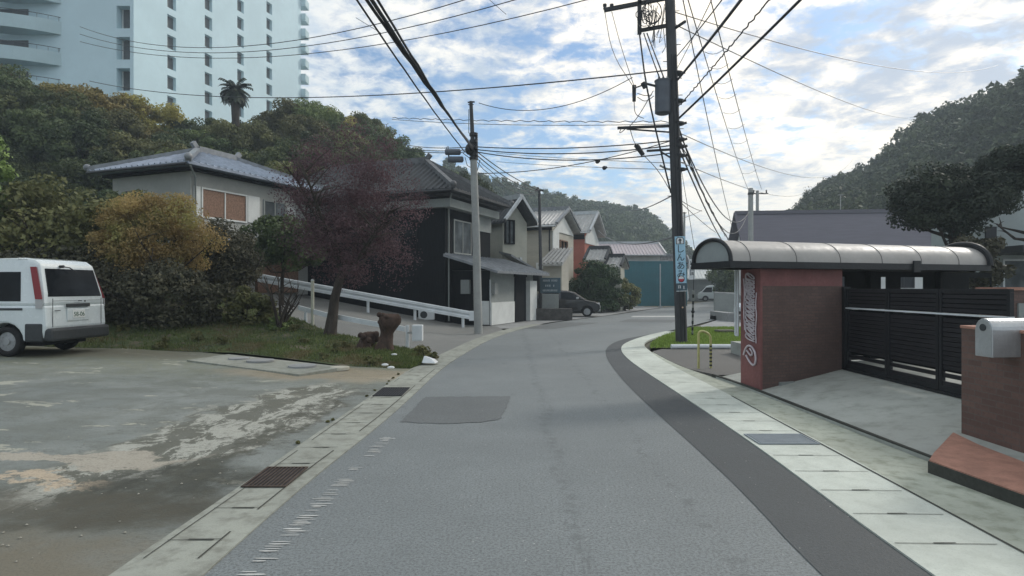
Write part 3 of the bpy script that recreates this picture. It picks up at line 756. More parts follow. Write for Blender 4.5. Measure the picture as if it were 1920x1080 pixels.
hill('far_hill', sky_c, list(range(840, 1350, 30)), [-.1, .15, .3, .45, .6, .75, .9, 1, 1.2, 1.8], M_gg, **K)
woods('far_woods', 'hazy wooded hill closing the valley behind the tiled houses', sky_c, 845, 1340, 26, 110, 0, 1.4, 2.1, .42, ML_far, 31)
sky_r = [(1425,470,125),(1470,412,120),(1500,388,115),(1530,352,110),(1570,335,106),(1640,305,98),(1690,262,92),(1730,214,86),(1780,198,82),(1840,182,76),(1880,160,70),(1920,136,66),(2100,60,56),(2500,0,50)]
K2_ = dict(low=48, zb=2, down=1.7, pw=.75)
hill('right_hill', sky_r, list(range(1425, 2500, 40)), [-.05, .1, .2, .3, .4, .5, .6, .7, .8, .9, 1, 1.2, 1.8], M_gg, **K2_)
woods('hill_woods', 'dense wooded slope rising on the right beyond the long grey roof', sky_r, 1428, 2150, 30, 48, 2, 1.5, 1.7, .27, ML_far, 41, .75)
for px, dd_ in ((1548, 107), (1560, 106)):
    q = hill_pt(sky_r, px, 1.0, **K2_); t = forest_tree(q-Vector((0, 0, 1.0)), 2, .62, 'small round tree standing above the right hill crest', 'round trees on the right hill crest')

# ------------------------------------------------------------------ tower
def tower():
    t = thing('apartment_tower', 'tall aqua white apartment tower with curved balconies rising behind the hillside', 'apartment building', (-46, 80, 0))
    o = Vector((-46, 80, 0))
    fh = 3.0
    # block A facade, facing the road at 59 m
    a = MB(); y0 = 59-80; xa0 = -80+46; xa1 = -36.4+46; wl = -38.05+46; wr = -36.75+46
    floors = [17.2+fh*i for i in range(-5, 9)]
    a.box(xa0, wl, y0, y0+1.9, 0, 60)
    a.poly([(wr, y0, 0), (xa1, y0, 0), (-6.45, 4.55, 0), (-20, 4.55, 0), (wl-1, y0+1.9, 0), (8.3, y0+1.9, 0), (8.5, y0+1.6, 0)], (0, 0, 60))
    a.box(wl, 8.45, y0+1.6, y0+1.85, 0, 60)
    for z in floors: a.poly([(wl, y0+.003, z-.45), (wr, y0+.003, z-.45), (8.5, y0+1.59, z-.45), (wl, y0+1.59, z-.45)], (0, 0, .83))
    a.build('front_block', M_tower, t)
    for z in floors:
        f = MB(); f.box(wl+.03, 8.62, y0+.9, y0+1.3, z+.38, z+2.55); w = f.build('window', M_towerd, t)
        f = MB(); f.box(wl+.08, wl+.16, y0+.75, y0+.85, z+.4, z+2.5); f.build('window_frame', M_white, w)
    # block B: long wall receding
    p0 = Vector((-52.3, 84.6)); p1 = Vector((-42, 122)); d = (p1-p0); Lw = d.length; d /= Lw; nrm = Vector((d.y, -d.x))
    cols = [322, 391, 451, 505]
    ss = []
    for px in cols:
        k = (px-960)/F; s = (k*p0.y-p0.x)/(d.x-k*d.y); ss.append(s)
    b = MB()
    def wallbox(s0, s1, z0, z1, th=14, inn=0.0):
        q0 = p0+d*s0-nrm*inn; q1 = p0+d*s1-nrm*inn; q2 = q1-nrm*(th-inn); q3 = q0-nrm*(th-inn)
        vs = [(q.x+46, q.y-80, z) for z in (z0, z1) for q in (q0, q1, q2, q3)]
        b.add(vs, [(0,3,2,1),(4,5,6,7),(0,1,5,4),(1,2,6,5),(2,3,7,6),(3,0,4,7)])
    edges = [0]+[e for s in ss for e in (s-.8, s+.8)]+[Lw]
    for i in range(0, len(edges), 2): wallbox(edges[i], edges[i+1], 0, 62)
    for s in ss:
        wallbox(s-.8, s+.8, 0, 62, 14, .6)
        z = 4.0
        while z < 62: wallbox(s-.8, s+.8, z-1.0, z, .6, .004); z += fh
    b.build('long_wall', M_tower, t)
    for s in ss:
        z = 4.0
        while z < 61:
            f = MB(); q0 = p0+d*(s-.77)-nrm*.58; q1 = p0+d*(s+.77)-nrm*.58
            f.add([(q0.x+46, q0.y-80, z), (q1.x+46, q1.y-80, z), (q1.x+46, q1.y-80, z+1.95), (q0.x+46, q0.y-80, z+1.95),
                   (q0.x+46-.02*nrm.x+.03, q0.y-80, z), (q1.x+46+.03, q1.y-80, z), (q1.x+46+.03, q1.y-80, z+1.95), (q0.x+46+.03, q0.y-80, z+1.95)],
                  [(0,1,2,3),(4,5,6,7),(0,1,5,4),(1,2,6,5),(2,3,7,6),(3,0,4,7)]); f.build('window', M_towerd, t)
            z += fh
    # end balconies on the far right edge
    z = 4.0
    while z < 60:
        f = MB(); q = p0+d*Lw; e = Vector((q.x+46, q.y-80))
        f.box(e.x-1.0, e.x+.9, e.y+.05, e.y+2.2, z, z+1.25); f.box(e.x-1.0, e.x+.9, e.y+.05, e.y+2.2, z+2.75, z+2.95); f.build('balcony', M_towerb, t); z += fh
    # curved balconies of the front block
    for z in floors:
        f = MB(); cx, R_ = -52.5+46, 11.4; cy = y0+4.2
        n = 26; ri = R_-.25; vs = []
        th0, th1 = math.radians(203), math.radians(338)
        for i in range(n+1):
            th = th0+(th1-th0)*i/n
            for r_, zz in ((R_, z-.25), (R_, z+1.0), (ri, z+1.0), (ri, z), (R_-3.2, z), (R_-3.2, z-.25)): vs.append((cx+r_*math.cos(th), min(y0+1.5, cy+r_*.62*math.sin(th)), zz))
        fs = []
        for i in range(n):
            for k in range(6): k2 = (k+1) % 6; fs.append((i*6+k, i*6+k2, (i+1)*6+k2, (i+1)*6+k))
        f.add(vs, fs, False); bb = f.build('curved_balcony', M_towerb, t)
        r_ = MB(); pts = [(cx+(R_-.1)*math.cos(th0+(th1-th0)*i/n), min(y0+1.5, cy+(R_-.1)*.62*math.sin(th0+(th1-th0)*i/n)), z+1.42) for i in range(n+1)]
        r_.tube(pts, .035, 5)
        for p_ in pts: r_.tube([p_, (p_[0], p_[1], z+.98)], .022, 4)
        r_.build('railing', M_towerd, bb)
        w = MB(); w.box(-52+46, -46.5+46, y0-.06, y0-.01, z+.02, z+2.2); w.build('balcony_door', M_towerd, t)
tower()

# ------------------------------------------------------------------ house kit (local frame: x along the front, y away)
def ribs_plane(mb, e0, e1, up, length_f, sp=.28, r=.055, n_off=.0):
    e0 = Vector(e0); e1 = Vector(e1); L = (e1-e0).length; d = (e1-e0)/L; up = Vector(up).normalized(); nrm = d.cross(up).normalized()
    if nrm.z < 0: nrm = -nrm
    s = sp/2
    while s < L:
        l = length_f(s, L)
        if l > .1:
            a = e0+d*s; b = a+up*l
            w = d*r; h = nrm*r*1.1
            mb.add([a-w, a+h, a+w, b-w, b+h, b+w], [(0,1,4,3),(1,2,5,4),(0,2,1)])
        s += sp
def hip_roof(par, x0, x1, y0, y1, ze, rise, m, mr, sp=.3):
    w = x1-x0; d = y1-y0; k = min(w, d)/2; th = .10
    if w >= d: r0, r1 = Vector((x0+k, y0+k, ze+rise)), Vector((x1-k, y0+k, ze+rise))
    else: r0, r1 = Vector((x0+k, y0+k, ze+rise)), Vector((x0+k, y1-k, ze+rise))
    c = [Vector((x0, y0, ze)), Vector((x1, y0, ze)), Vector((x1, y1, ze)), Vector((x0, y1, ze))]
    dn = Vector((0, 0, -th)); mb = MB(); vs = c+[r0, r1]+[p+dn for p in c]
    if w >= d: top = [(0,1,5,4),(1,2,5),(2,3,4,5),(3,0,4)]
    else: top = [(0,1,4),(1,2,5,4),(2,3,5),(3,0,4,5)]
    mb.add(vs, top+[(0,6,7,1),(1,7,8,2),(2,8,9,3),(3,9,6,0),(6,9,8,7)])
    sl = math.hypot(k, rise)/k
    lf = lambda s, L: min(s, L-s, k)*sl
    ribs_plane(mb, c[0], c[1], (0, k, rise), lf, sp); ribs_plane(mb, c[1], c[2], (-k, 0, rise), lf, sp)
    ribs_plane(mb, c[2], c[3], (0, -k, rise), lf, sp); ribs_plane(mb, c[3], c[0], (k, 0, rise), lf, sp)
    ro = mb.build('roof', m, par)
    rc = MB(); up = Vector((0, 0, .07))
    rc.beam(r0+up, r1+up, .26, .30)
    ends = {0: r0, 1: (r1 if w >= d else r0), 2: r1, 3: (r0 if w >= d else r1)}
    for i in range(4):
        a = c[i]+up; b = ends[i]+up; rc.beam(a, b, .2, .20); rc.sphere(a+Vector((0, 0, .08)), .14, 8, 6)
    for p, q in ((r0, r1), (r1, r0)):
        dd = (p-q).normalized(); rc.beam(p+up, p+dd*.25+up+Vector((0, 0, .28)), .16, .2)
    rc.build('ridge_tiles', mr, ro); return ro
def gable_roof(par, x0, x1, y0, y1, ze, rise, m, mr, axis='x', sp=.3, name='roof', rib=True, ovr=.0):
    mb = MB(); th = .12
    if axis == 'x':
        ym = (y0+y1)/2; A_, B_, C_, D_ = Vector((x0,y0,ze)), Vector((x1,y0,ze)), Vector((x1,y1,ze)), Vector((x0,y1,ze)); r0, r1 = Vector((x0,ym,ze+rise)), Vector((x1,ym,ze+rise)); k = (y1-y0)/2
    else:
        xm = (x0+x1)/2; A_, B_, C_, D_ = Vector((x1,y0,ze)), Vector((x1,y1,ze)), Vector((x0,y1,ze)), Vector((x0,y0,ze)); r0, r1 = Vector((xm,y0,ze+rise)), Vector((xm,y1,ze+rise)); k = (x1-x0)/2
    dn = Vector((0, 0, -th))
    vs = [A_, B_, C_, D_, r0, r1]; vs += [v+dn for v in vs]
    mb.add(vs, [(0,1,5,4),(2,3,4,5),(6,10,11,7),(8,11,10,9),(0,6,7,1),(2,8,9,3),(0,4,10,6),(3,9,10,4),(1,7,11,5),(2,5,11,8)])
    if rib:
        sl = math.hypot(k, rise); lf = lambda s, L: sl
        ribs_plane(mb, A_, B_, r0-A_, lf, sp); ribs_plane(mb, C_, D_, r1-C_, lf, sp)
    ro = mb.build(name, m, par)
    rc = MB(); up = Vector((0, 0, .08)); rc.beam(r0+up, r1+up, .24, .26)
    for q0, q1 in ((A_, r0), (D_, r0), (B_, r1), (C_, r1)): rc.beam(q0+Vector((0, 0, .06)), q1+Vector((0, 0, .06)), .16, .14)
    rc.build('ridge_tiles', mr, ro); return ro
def gable_wall(mb, x0, x1, y0, y1, z0, ze, rise, axis):
    mb.box(x0, x1, y0, y1, z0, ze)
    if axis == 'x':
        ym = (y0+y1)/2
        for x in (x0, x1-.1): mb.poly([(x,y0,ze),(x,y1,ze),(x,ym,ze+rise)], (.1,0,0))
    else:
        xm = (x0+x1)/2
        for y in (y0, y1-.1): mb.poly([(x0,y,ze),(x1,y,ze),(xm,y,ze+rise)], (0,.1,0))
def window(par, face, t, z, w, h, frame=M_frame, pane=M_glass, mull=1, name='window', prj=.05):
    # face: ('f', y) facing -y at local x=t ; ('r', x) facing +x at local y=t
    def B(mb, a0, a1, d0, d1, z0, z1):
        if face[0] == 'f': mb.box(t+a0, t+a1, face[1]-d1, face[1]-d0, z0, z1)
        else: mb.box(face[1]+d0, face[1]+d1, t+a0, t+a1, z0, z1)
    f = MB(); e = .06
    B(f, 0, w, -.02, prj, z, z+e); B(f, 0, w, -.02, prj, z+h-e, z+h); B(f, 0, e, -.02, prj, z+e, z+h-e); B(f, w-e, w, -.02, prj, z+e, z+h-e)
    for i in range(mull):
        c = w*(i+1)/(mull+1); B(f, c-.025, c+.025, -.02, prj-.01, z+e, z+h-e)
    fo = f.build(name, frame, par)
    g_ = MB(); B(g_, e, w-e, -.01, .015, z+e, z+h-e); g_.build('pane', pane, fo); return fo
def slab_on(par, name, m, face, t, z, w, h, d0=.0, d1=.04):
    mb = MB()
    if face[0] == 'f': mb.box(t, t+w, face[1]-d1, face[1]-d0, z, z+h)
    else: mb.box(face[1]+d0, face[1]+d1, t, t+w, z, z+h)
    return mb.build(name, m, par)
TH = math.atan2(-.38, .925)
def rotl(loc, x, y, th):
    return (loc[0]+x*math.cos(th)-y*math.sin(th), loc[1]+x*math.sin(th)+y*math.cos(th))

# house 1: grey house with blue grey hipped roof, upper left
h1 = thing('house', 'two storey grey house with blue grey hipped tile roof behind the orange bush', 'house', (-11.6, 22.0, 0), TH)
mb = MB(); mb.box(-4.75, -.5, .5, 6.8, 1.3, 6.05); mb.build('wall', M_h1, h1)
mb = MB(); mb.box(-5.0, -.25, .25, 7.0, 5.93, 6.03); mb.build('soffit', M_dark, h1)
hip_roof(h1, -5.35, .1, -.1, 7.3, 6.15, 1.1, M_tileb, M_tile, .30)
window(h1, ('f', .5), -3.95, 4.75, .75, .62)
window(h1, ('r', -.5), .95, 4.25, 2.2, 1.15, M_white, M_wood, 1, 'shutter')
slab_on(h1, 'side_panel', M_white, ('r', -.5), .62, 4.3, .28, 1.1)
slab_on(h1, 'side_panel', M_white, ('r', -.5), 3.2, 4.3, .62, 1.1)
window(h1, ('r', -.5), 4.05, 4.1, 1.3, 1.25, M_greyw, M_glassg, 1)
slab_on(h1, 'side_panel', M_white, ('r', -.5), 5.45, 4.1, .5, 1.1)
mb = MB()
mb.poly([(-.5, .3, 3.75), (.75, .3, 3.25), (.75, .3, 3.15), (-.5, .3, 3.6)], (0, 6.2, 0)); mb.build('lower_roof', M_tile, h1)
window(h1, ('r', -.5), 1.3, 1.7, 1.8, 1.5, M_frame, M_glass, 1)
mb = MB(); mb.box(-.5, -.35, 3.6, 6.0, 1.4, 3.2); mb.build('lower_cladding', M_wood, h1)

# house 2: black timber house by the side road
h2 = thing('house', 'black timber two storey house with dark hipped roof at the side road corner', 'house', (-2.43, 25.0, 0), TH)
mb = MB(); mb.box(-10.5, -.75, .75, 5.4, 0.0, 5.6); mb.build('wall', M_dark, h2)
mb = MB(); mb.box(-11, -.2, .2, 5.8, 5.45, 5.55); mb.build('soffit', M_tiled, h2)
hip_roof(h2, -11.5, .1, -.1, 6.1, 5.68, 1.85, M_tiled, M_rt, .30)
mb = MB(); mb.box(-11.2, -.35, .45, 5.6, 5.0, 5.35); mb.build('eave_band', M_greyw, h2)
window(h2, ('r', -.75), 1.5, 3.1, 1.7, 1.5, M_greyw, M_glassg, 1)
slab_on(h2, 'pale_panel', M_greyw, ('r', -.75), 3.4, 4.3, 2.0, .7, .0, .05)
window(h2, ('f', .75), -3.4, 3.3, 1.3, .9, M_dark, M_glass, 1)
# ground floor extension toward the road
mb = MB(); mb.box(-.75, 1.05, 1.4, 6.6, 0, 2.35); mb.build('porch_wall', M_greyw, h2)
mb = MB()
mb.add([(-.75, .6, 3.05), (1.75, .6, 2.30), (1.75, 7.1, 2.30), (-.75, 7.1, 3.05), (-.75, .6, 2.93), (1.75, .6, 2.20), (1.75, 7.1, 2.20), (-.75, 7.1, 2.93)], [(0,1,2,3),(4,7,6,5),(0,4,5,1),(1,5,6,2),(2,6,7,3),(3,7,4,0)])
ribs_plane(mb, (1.75, .6, 2.30), (1.75, 7.1, 2.30), (-2.5, 0, .75), lambda s, L: 2.6, .3)
mb.build('porch_roof', M_tile, h2)
mb = MB(); mb.box(1.05, 1.10, 1.45, 4.05, 0.02, .98); mb.build('white_dado', M_white, h2)
slab_on(h2, 'dark_boarding', M_dark, ('f', 1.4), -.74, .02, 1.79, 2.32, 0, .03)
slab_on(h2, 'door', M_dark, ('r', 1.05), 4.12, .02, 1.35, 2.1, 0, .06)
mb = MB(); mb.box(1.05, 1.30, 5.55, 6.5, .02, 1.95); mb.build('white_pier', M_white, h2)
slab_on(h2, 'plaster_panel', M_white, ('f', 1.37), .62, .05, .4, 1.0, .0, .03)
mb = MB(); mb.cyl((1.12, 1.25, .05), (1.12, 1.25, 1.95), .03, 8); mb.build('downpipe', M_metal, h2)
slab_on(h2, 'meter_box', M_greyw, ('f', 1.37), -.25, 1.35, .4, .6, .0, .15)

# house 3: cream gable
h3 = thing('house', 'narrow cream house with a steep white edged gable squeezed behind the black house', 'house', (-.45, 32.3, 0), TH+math.radians(62))
mb = MB(); gable_wall(mb, .15, 1.85, .25, 6.0, 0, 5.15, .95, 'y'); mb.build('wall', M_cream, h3)
gable_roof(h3, -.12, 2.15, -.30, 6.2, 5.12, 1.30, M_tiled, M_metal, 'y', .3)
window(h3, ('f', .25), .25, 3.95, .66, 1.30, M_dark, M_glassg, 1, prj=.12)
mb = MB(); mb.poly([(-.1, -.75, 3.35), (2.35, -.75, 2.35), (2.35, .25, 2.45), (-.1, .25, 3.55)], (0, 0, -.1)); mb.build('lower_roof', M_tile, h3)

# house 4: beige with pale tiles
h4 = thing('house', 'beige two storey house with pale corrugated tile roof behind the thin pole', 'house', (-.3, 38.2, 0), TH)
mb = MB(); gable_wall(mb, -.6, 2.85, .3, 4.8, 0, 5.3, 1.0, 'x'); mb.build('wall', M_beige, h4)
gable_roof(h4, -1.0, 3.25, -.05, 5.1, 5.45, 1.18, M_tilel, M_tile, 'x', .24)
slab_on(h4, 'eave_fascia', M_dark, ('f', .3), -.6, 5.15, 3.45, .2, .0, .3)
mb = MB(); mb.poly([(2.87, .4, 5.1), (2.87, 4.7, 5.1), (2.87, 2.55, 6.15)], (.04, 0, 0)); mb.box(2.853, 2.91, .32, 1.5, 2.6, 5.1); mb.build('white_gable', M_white, h4)
window(h4, ('r', 2.85), 1.7, 3.6, 1.5, 1.05, M_wood, M_glass, 1, 'bay_window', .12)
mb = MB(); mb.box(2.75, 3.9, -1.1, .28, 0, 3.0); mb.build('porch', M_beige, h4)
mb = MB()
mb.add([(2.55,-1.45,3.0),(4.05,-1.45,3.0),(4.15,.29,3.95),(2.9,.29,3.95),(2.55,-1.45,2.88),(4.05,-1.45,2.88),(4.15,.29,3.83),(2.9,.29,3.83)], [(0,1,2,3),(4,7,6,5),(0,4,5,1),(1,5,6,2),(2,6,7,3),(3,7,4,0)])
for i in range(6):
    x = 2.66+i*.27; mb.beam((x, -1.46, 3.05), (2.98+i*.225, .28, 4.0), .12, .08)
mb.build('porch_roof', M_tilel, h4)
window(h4, ('f', .3), .55, 1.4, 1.5, 1.1, M_frame, M_glass, 1)
slab_on(h4, 'plinth', M_greyw, ('f', .3), .0, 0, 2.35, 1.2, 0, .06)
mb = MB(); mb.cyl((2.7, .22, .1), (2.7, .22, 5.2), .045, 8); mb.build('downpipe', M_frame, h4)

# house 5: red walled
h5 = thing('house', 'house with brick red upper walls, white gable and pale tile roof', 'house', (3.06, 47.1, 0), TH)
mb = MB(); gable_wall(mb, .0, 2.5, .35, 4.3, 0, 5.55, 1.3, 'x'); mb.build('wall', M_red, h5)
gable_roof(h5, -.4, 3.05, -.1, 4.7, 5.85, 1.6, M_tilel, M_metal, 'x', .26)
mb = MB(); mb.poly([(2.52, .45, 5.5), (2.52, 4.2, 5.5), (2.52, 2.3, 6.85)], (.05, 0, 0)); mb.box(2.502, 2.57, .38, 4.25, 5.0, 5.5); mb.build('white_gable', M_white, h5)
slab_on(h5, 'panel', M_dark, ('f', .35), 0, 5.3, 2.5, .35, 0, .05)

# small tiled gate roofs of the garden
h6 = thing('garden_gatehouse', 'small tiled garden gate roof stepping down above the round shrub', 'gatehouse', (5.4, 43.2, 0), TH)
mb = MB(); mb.box(.2, 2.2, .3, 1.6, 0, 3.0); mb.build('wall', M_cream, h6)
gable_roof(h6, -.2, 1.3, -.5, 2.2, 3.55, .85, M_tilel, M_tiled, 'x', .26)
gable_roof(h6, 1.25, 2.4, -.6, 2.1, 3.05, .75, M_tilel, M_tiled, 'x', .26, 'lower_roof')

# house 7: long low building
h7 = thing('house', 'long low white building with faded pink metal roof behind the teal fence', 'house', (8.2, 60, 0), math.radians(-3))
mb = MB(); gable_wall(mb, .3, 6.3, .4, 7, 0, 4.75, 1.0, 'x'); mb.build('wall', M_white, h7)
gable_roof(h7, -.3, 6.75, -.3, 7.7, 4.85, 1.35, M_pinkroof, M_metal, 'x', .32)
slab_on(h7, 'balcony', M_metal, ('r', 6.3), .5, 3.6, 3.0, .7, 0, .8)
for i in range(3): window(h7, ('f', .4), .9+i*1.9, 2.2, 1.2, 1.2)

for hh, x0_, x1_, y_, z_ in ((h1, -5.3, .05, -.14, 6.08), (h2, -11.4, .05, -.14, 5.60), (h4, -.95, 3.2, -.10, 5.36), (h5, -.35, 3.0, -.15, 5.78), (h7, -.3, 6.7, -.34, 4.80)):
    MB().tube([(x0_, y_, z_), (x1_, y_, z_-.03)], .055, 8).build('gutter', M_frame if hh in (h1, h2) else M_metal, hh)
for hh, x_, y_, z_ in ((h1, -.44, .62, 1.4), (h2, -.70, .9, .2)):
    MB().tube([(x_+.5, y_-.6, 6.0 if hh is h1 else 5.5), (x_+.05, y_, 5.7 if hh is h1 else 5.2), (x_+.05, y_, z_)], .035, 8).build('downpipe', M_greyw, hh)
slab_on(h4, 'outdoor_unit', M_signw, ('f', .3), 1.9, 2.75, .5, .4, .0, .25)
slab_on(h3, 'vent_hood', M_metal, ('f', .25), 1.25, 3.1, .16, .16, .0, .12)
slab_on(h2, 'meter_box', M_poleC, ('r', 1.05), 1.6, 1.35, .3, .45, .0, .14)
slab_on(h2, 'lintel', M_dark, ('r', 1.05), 4.05, 2.12, 1.5, .12, .0, .09)
# teal sheet fence
tf = thing('site_fence', 'tall teal corrugated sheet fence along the bend', 'fence', (8.9, 52.5, 0), math.radians(4))
mb = MB(); x = 0
while x < 6.1: mb.box(x, x+.19, 0, .04, .05, 3.85); mb.box(x+.19, x+.24, .02, .05, .05, 3.85); x += .24
mb.build('sheet_panel', M_teal, tf)
for x in (.1, 2.1, 4.1, 6.0):
    mb = MB(); mb.cyl((x, .12, 0), (x, .12, 3.95), .04, 8); mb.build('post', M_metal, tf)
mb = MB(); mb.tube([(0, .02, 3.88), (6.15, .02, 3.88)], .04, 6); mb.build('top_rail', M_teal, tf)
mb = MB(); mb.cyl((0,0,0), (0,0,3.6), .05, 10); mb.cyl((0,0,0), (0,0,.1), .16, 12)
tag(mb.build('steel_post', M_metal), 'thin grey post standing in front of the teal fence', 'post').location = G(1238, 576)
mb = MB(); mb.box(-.35, .35, -.2, .2, 0, 1.7)
tag(mb.build('concrete_gatepost', M_gray, bevel=.03), 'pale concrete gatepost at the right end of the teal fence', 'gatepost').location = (14.0, 51.2, 0)

# building with long slate roof, right of the main pole
h8 = thing('house', 'long building with lavender grey slate roof behind the arched canopy', 'house', (16.6, 44, 0), math.radians(-6))
mb = MB(); gable_wall(mb, .5, 12.6, .5, 4.3, 0, 4.3, 2.2, 'x'); mb.build('wall', M_white, h8)
gable_roof(h8, 0, 13.2, -.1, 4.8, 4.35, 2.85, M_lavroof, M_lavroof, 'x', .4, 'roof', False)
for i in range(5): window(h8, ('f', .5), 1.2+i*2.3, 1.6, 1.4, 1.4)
# grey house on the far right
h9 = thing('house', 'pale grey rendered house at the right edge behind the dark tree', 'house', (14.6, 19.0, 0), math.radians(3))
mb = MB(); mb.box(0, 9, 0, 2.2, 0, 4.9); mb.build('wall', M_greyw2, h9)
mb = MB(); mb.box(-.15, 9.1, -.15, 2.3, 4.9, 5.02); mb.build('flat_roof', M_frame, h9)
mb = MB(); mb.box(-.2, 4, -1.6, 0, 2.62, 2.82); mb.build('porch_roof', M_frame, h9)
window(h9, ('f', 0), .6, 1.0, 1.6, 1.5, M_metal, M_glassg, 1); window(h9, ('f', 0), 2.9, 3.4, 1.5, 1.1)
slab_on(h9, 'dark_wall_panel', M_frame, ('f', 0), .05, 2.9, .35, .6, 0, .04)  # small dark panel on the front wall

# far street end: small buildings, hedge trees, wall, cars
h10 = thing('house', 'small far house with white metal awning at the end of the road', 'house', (21.5, 78, 0), math.radians(-8))
mb = MB(); mb.box(0, 4.5, 0, 5, 0, 2.8); mb.build('wall', M_greyw, h10); gable_roof(h10, -.4, 4.9, -.6, 5.6, 2.8, 1.3, M_white, M_metal, 'x', .4)
h11 = thing('house', 'dark roofed far house beyond the road bend left of the awning house', 'house', (15.5, 72, 0), math.radians(-5))
mb = MB(); mb.box(0, 5.0, 0, 5, 0, 4.0); mb.build('wall', M_greyw, h11); gable_roof(h11, -.4, 5.4, -.6, 5.6, 4.0, 1.5, M_tiled, M_tile, 'x', .4)
tree('tree', 'round dark tree at the street end behind the grey sweeping wall', 'tree', (24.5, 66, 0), (24.5, 66, 3.0), (3.6, 3, 2.4), 34, 130, .26, ML_dark, 301, .2)
tree('tree', 'dark tree nearest the red block at the street end', 'tree', (20.5, 52, 0), (20.3, 52, 2.1), (2.6, 2.2, 1.7), 34, 130, .2, ML_dark, 302, .2)
tree('tree', 'dark tree behind the main pole beside the far road', 'tree', (16.6, 67, 0), (16.6, 67, 2.3), (1.6, 1.6, 1.9), 24, 120, .2, ML_dark, 303, .15)
sw = thing('garden_wall', 'grey rendered garden wall with a sweeping curved top beyond the lawn', 'wall', (11.4, 34.5, 0))
pts = [(0, 0, 0), (6.2, 0, 0), (6.2, 0, .80), (2.0, 0, .86), (1.75, 0, .92), (1.4, 0, 1.12), (1.15, 0, 1.22), (0, 0, 1.28)]
MB().poly(pts, (0, .16, 0)).build('wall', M_greyw, sw)
MB().tube([(6.2, .08, .82), (2.0, .08, .89), (1.75, .08, .95), (1.4, .08, 1.15), (1.15, .08, 1.25), (0, .08, 1.31)], .10, 6).build('coping', M_gray, sw)
mb = MB(); mb.box(10.2, 13.6, 30.6, 31.6, 0, .22); mb.box(10.2, 10.6, 29, 31.6, 0, .42)
tag(mb.build('low_wall', M_gray, bevel=.02), 'low grey concrete step in front of the sweeping garden wall', 'low wall')

# ------------------------------------------------------------------ vehicles (local: rear at x=0, front at +x)
def wheel(par, x, y, r, wdt, sgn):
    mb = MB(); pr = [(r-.05, -wdt/2), (r-.01, -wdt/2+.02), (r, -wdt/4), (r, wdt/4), (r-.01, wdt/2-.02), (r-.05, wdt/2), (r*.64, wdt/2-.01), (r*.64, -wdt/2+.01)]
    n = 28; vs = []; fs = []
    for i in range(n):
        th = 2*math.pi*i/n
        for rr, yy in pr: vs.append((x+rr*math.cos(th), y+yy, r+rr*math.sin(th)))
    k = len(pr)
    for i in range(n):
        for j in range(k): fs.append((i*k+j, i*k+(j+1) % k, ((i+1) % n)*k+(j+1) % k, ((i+1) % n)*k+j))
    mb.add(vs, fs, True); w = mb.build('wheel', M_rub, par)
    q = MB(); yo = y+sgn*(wdt/2-.035)
    q.cyl((x, yo-sgn*.02, r), (x, yo, r), r*.63, 24); q.cyl((x, yo, r), (x, yo+sgn*.03, r), r*.22, 14)
    for i in range(10):
        th = 2*math.pi*i/10; q.cyl((x+r*.43*math.cos(th), yo, r+r*.43*math.sin(th)), (x+r*.43*math.cos(th), yo+sgn*.008, r+r*.43*math.sin(th)), r*.07, 8)
    q.build('rim', M_rim, w)
def vehicle(name, label, loc, rz, prof_low, prof_up, W_, belt, tumble, wheels, wr, paint, sideglass, group=None, rearglass=None, frontglass=None):
    t = thing(name, label, 'van' if 'van' in name else 'car', loc, rz, group)
    hw = lambda z: W_/2-(max(0, z-belt))*tumble
    low = []
    for p in prof_low: low.append(p)
    mb = MB()
    def shell(poly):
        n = len(poly); vs = [(x, -hw(z), z) for x, z in poly]+[(x, hw(z), z) for x, z in poly]
        mb.add(vs, [tuple(range(n)), tuple(range(n, 2*n))[::-1]]+[(i, (i+1) % n, (i+1) % n+n, i+n) for i in range(n)])
    shell(low); body = mb.build('body', paint, t, bevel=.045)
    mb = MB(); shell(prof_up); cab = mb.build('cabin', paint, t, bevel=.06)
    for s in (-1, 1):
        for poly in sideglass:
            g_ = MB(); n = len(poly)
            g_.add([(x, s*(hw(z)-.01), z) for x, z in poly]+[(x, s*(hw(z)+.008), z) for x, z in poly], [tuple(range(n)), tuple(range(n, 2*n))[::-1]]+[(i, (i+1) % n, (i+1) % n+n, i+n) for i in range(n)])
            g_.build('side_window', M_glass, t)
    for gl, nm in ((rearglass, 'rear_window'), (frontglass, 'windscreen')):
        if gl:
            (xa, za), (xb, zb), m_, outx = gl
            ya, yb = hw(za)-m_, hw(zb)-m_; g_ = MB()
            vs = [(xa, -ya, za), (xa, ya, za), (xb, yb, zb), (xb, -yb, zb)]; dx = outx
            g_.add(vs+[(x+dx, y, z+abs(dx)*.5) for x, y, z in vs], [(0,1,2,3),(7,6,5,4),(0,4,5,1),(1,5,6,2),(2,6,7,3),(3,7,4,0)]); g_.build(nm, M_glass, t, bevel=.01)
    for x in wheels:
        for s in (-1, 1): wheel(t, x, s*(W_/2-.12), wr, .18, s)
    # dark inner arches and floor
    mb = MB(); mb.box(.25, prof_low[-1][0] if False else max(p[0] for p in prof_low)-.25, -W_/2+.25, W_/2-.25, .2, belt-.1); mb.build('underbody', M_rub, t)
    return t
def arch(cx, r, z0, n=9):    # from right to left going over
    return [(cx+r*math.cos(math.pi*i/n), z0+r*math.sin(math.pi*i/n)) for i in range(0, n+1)]
def rev(a): return a[::-1]
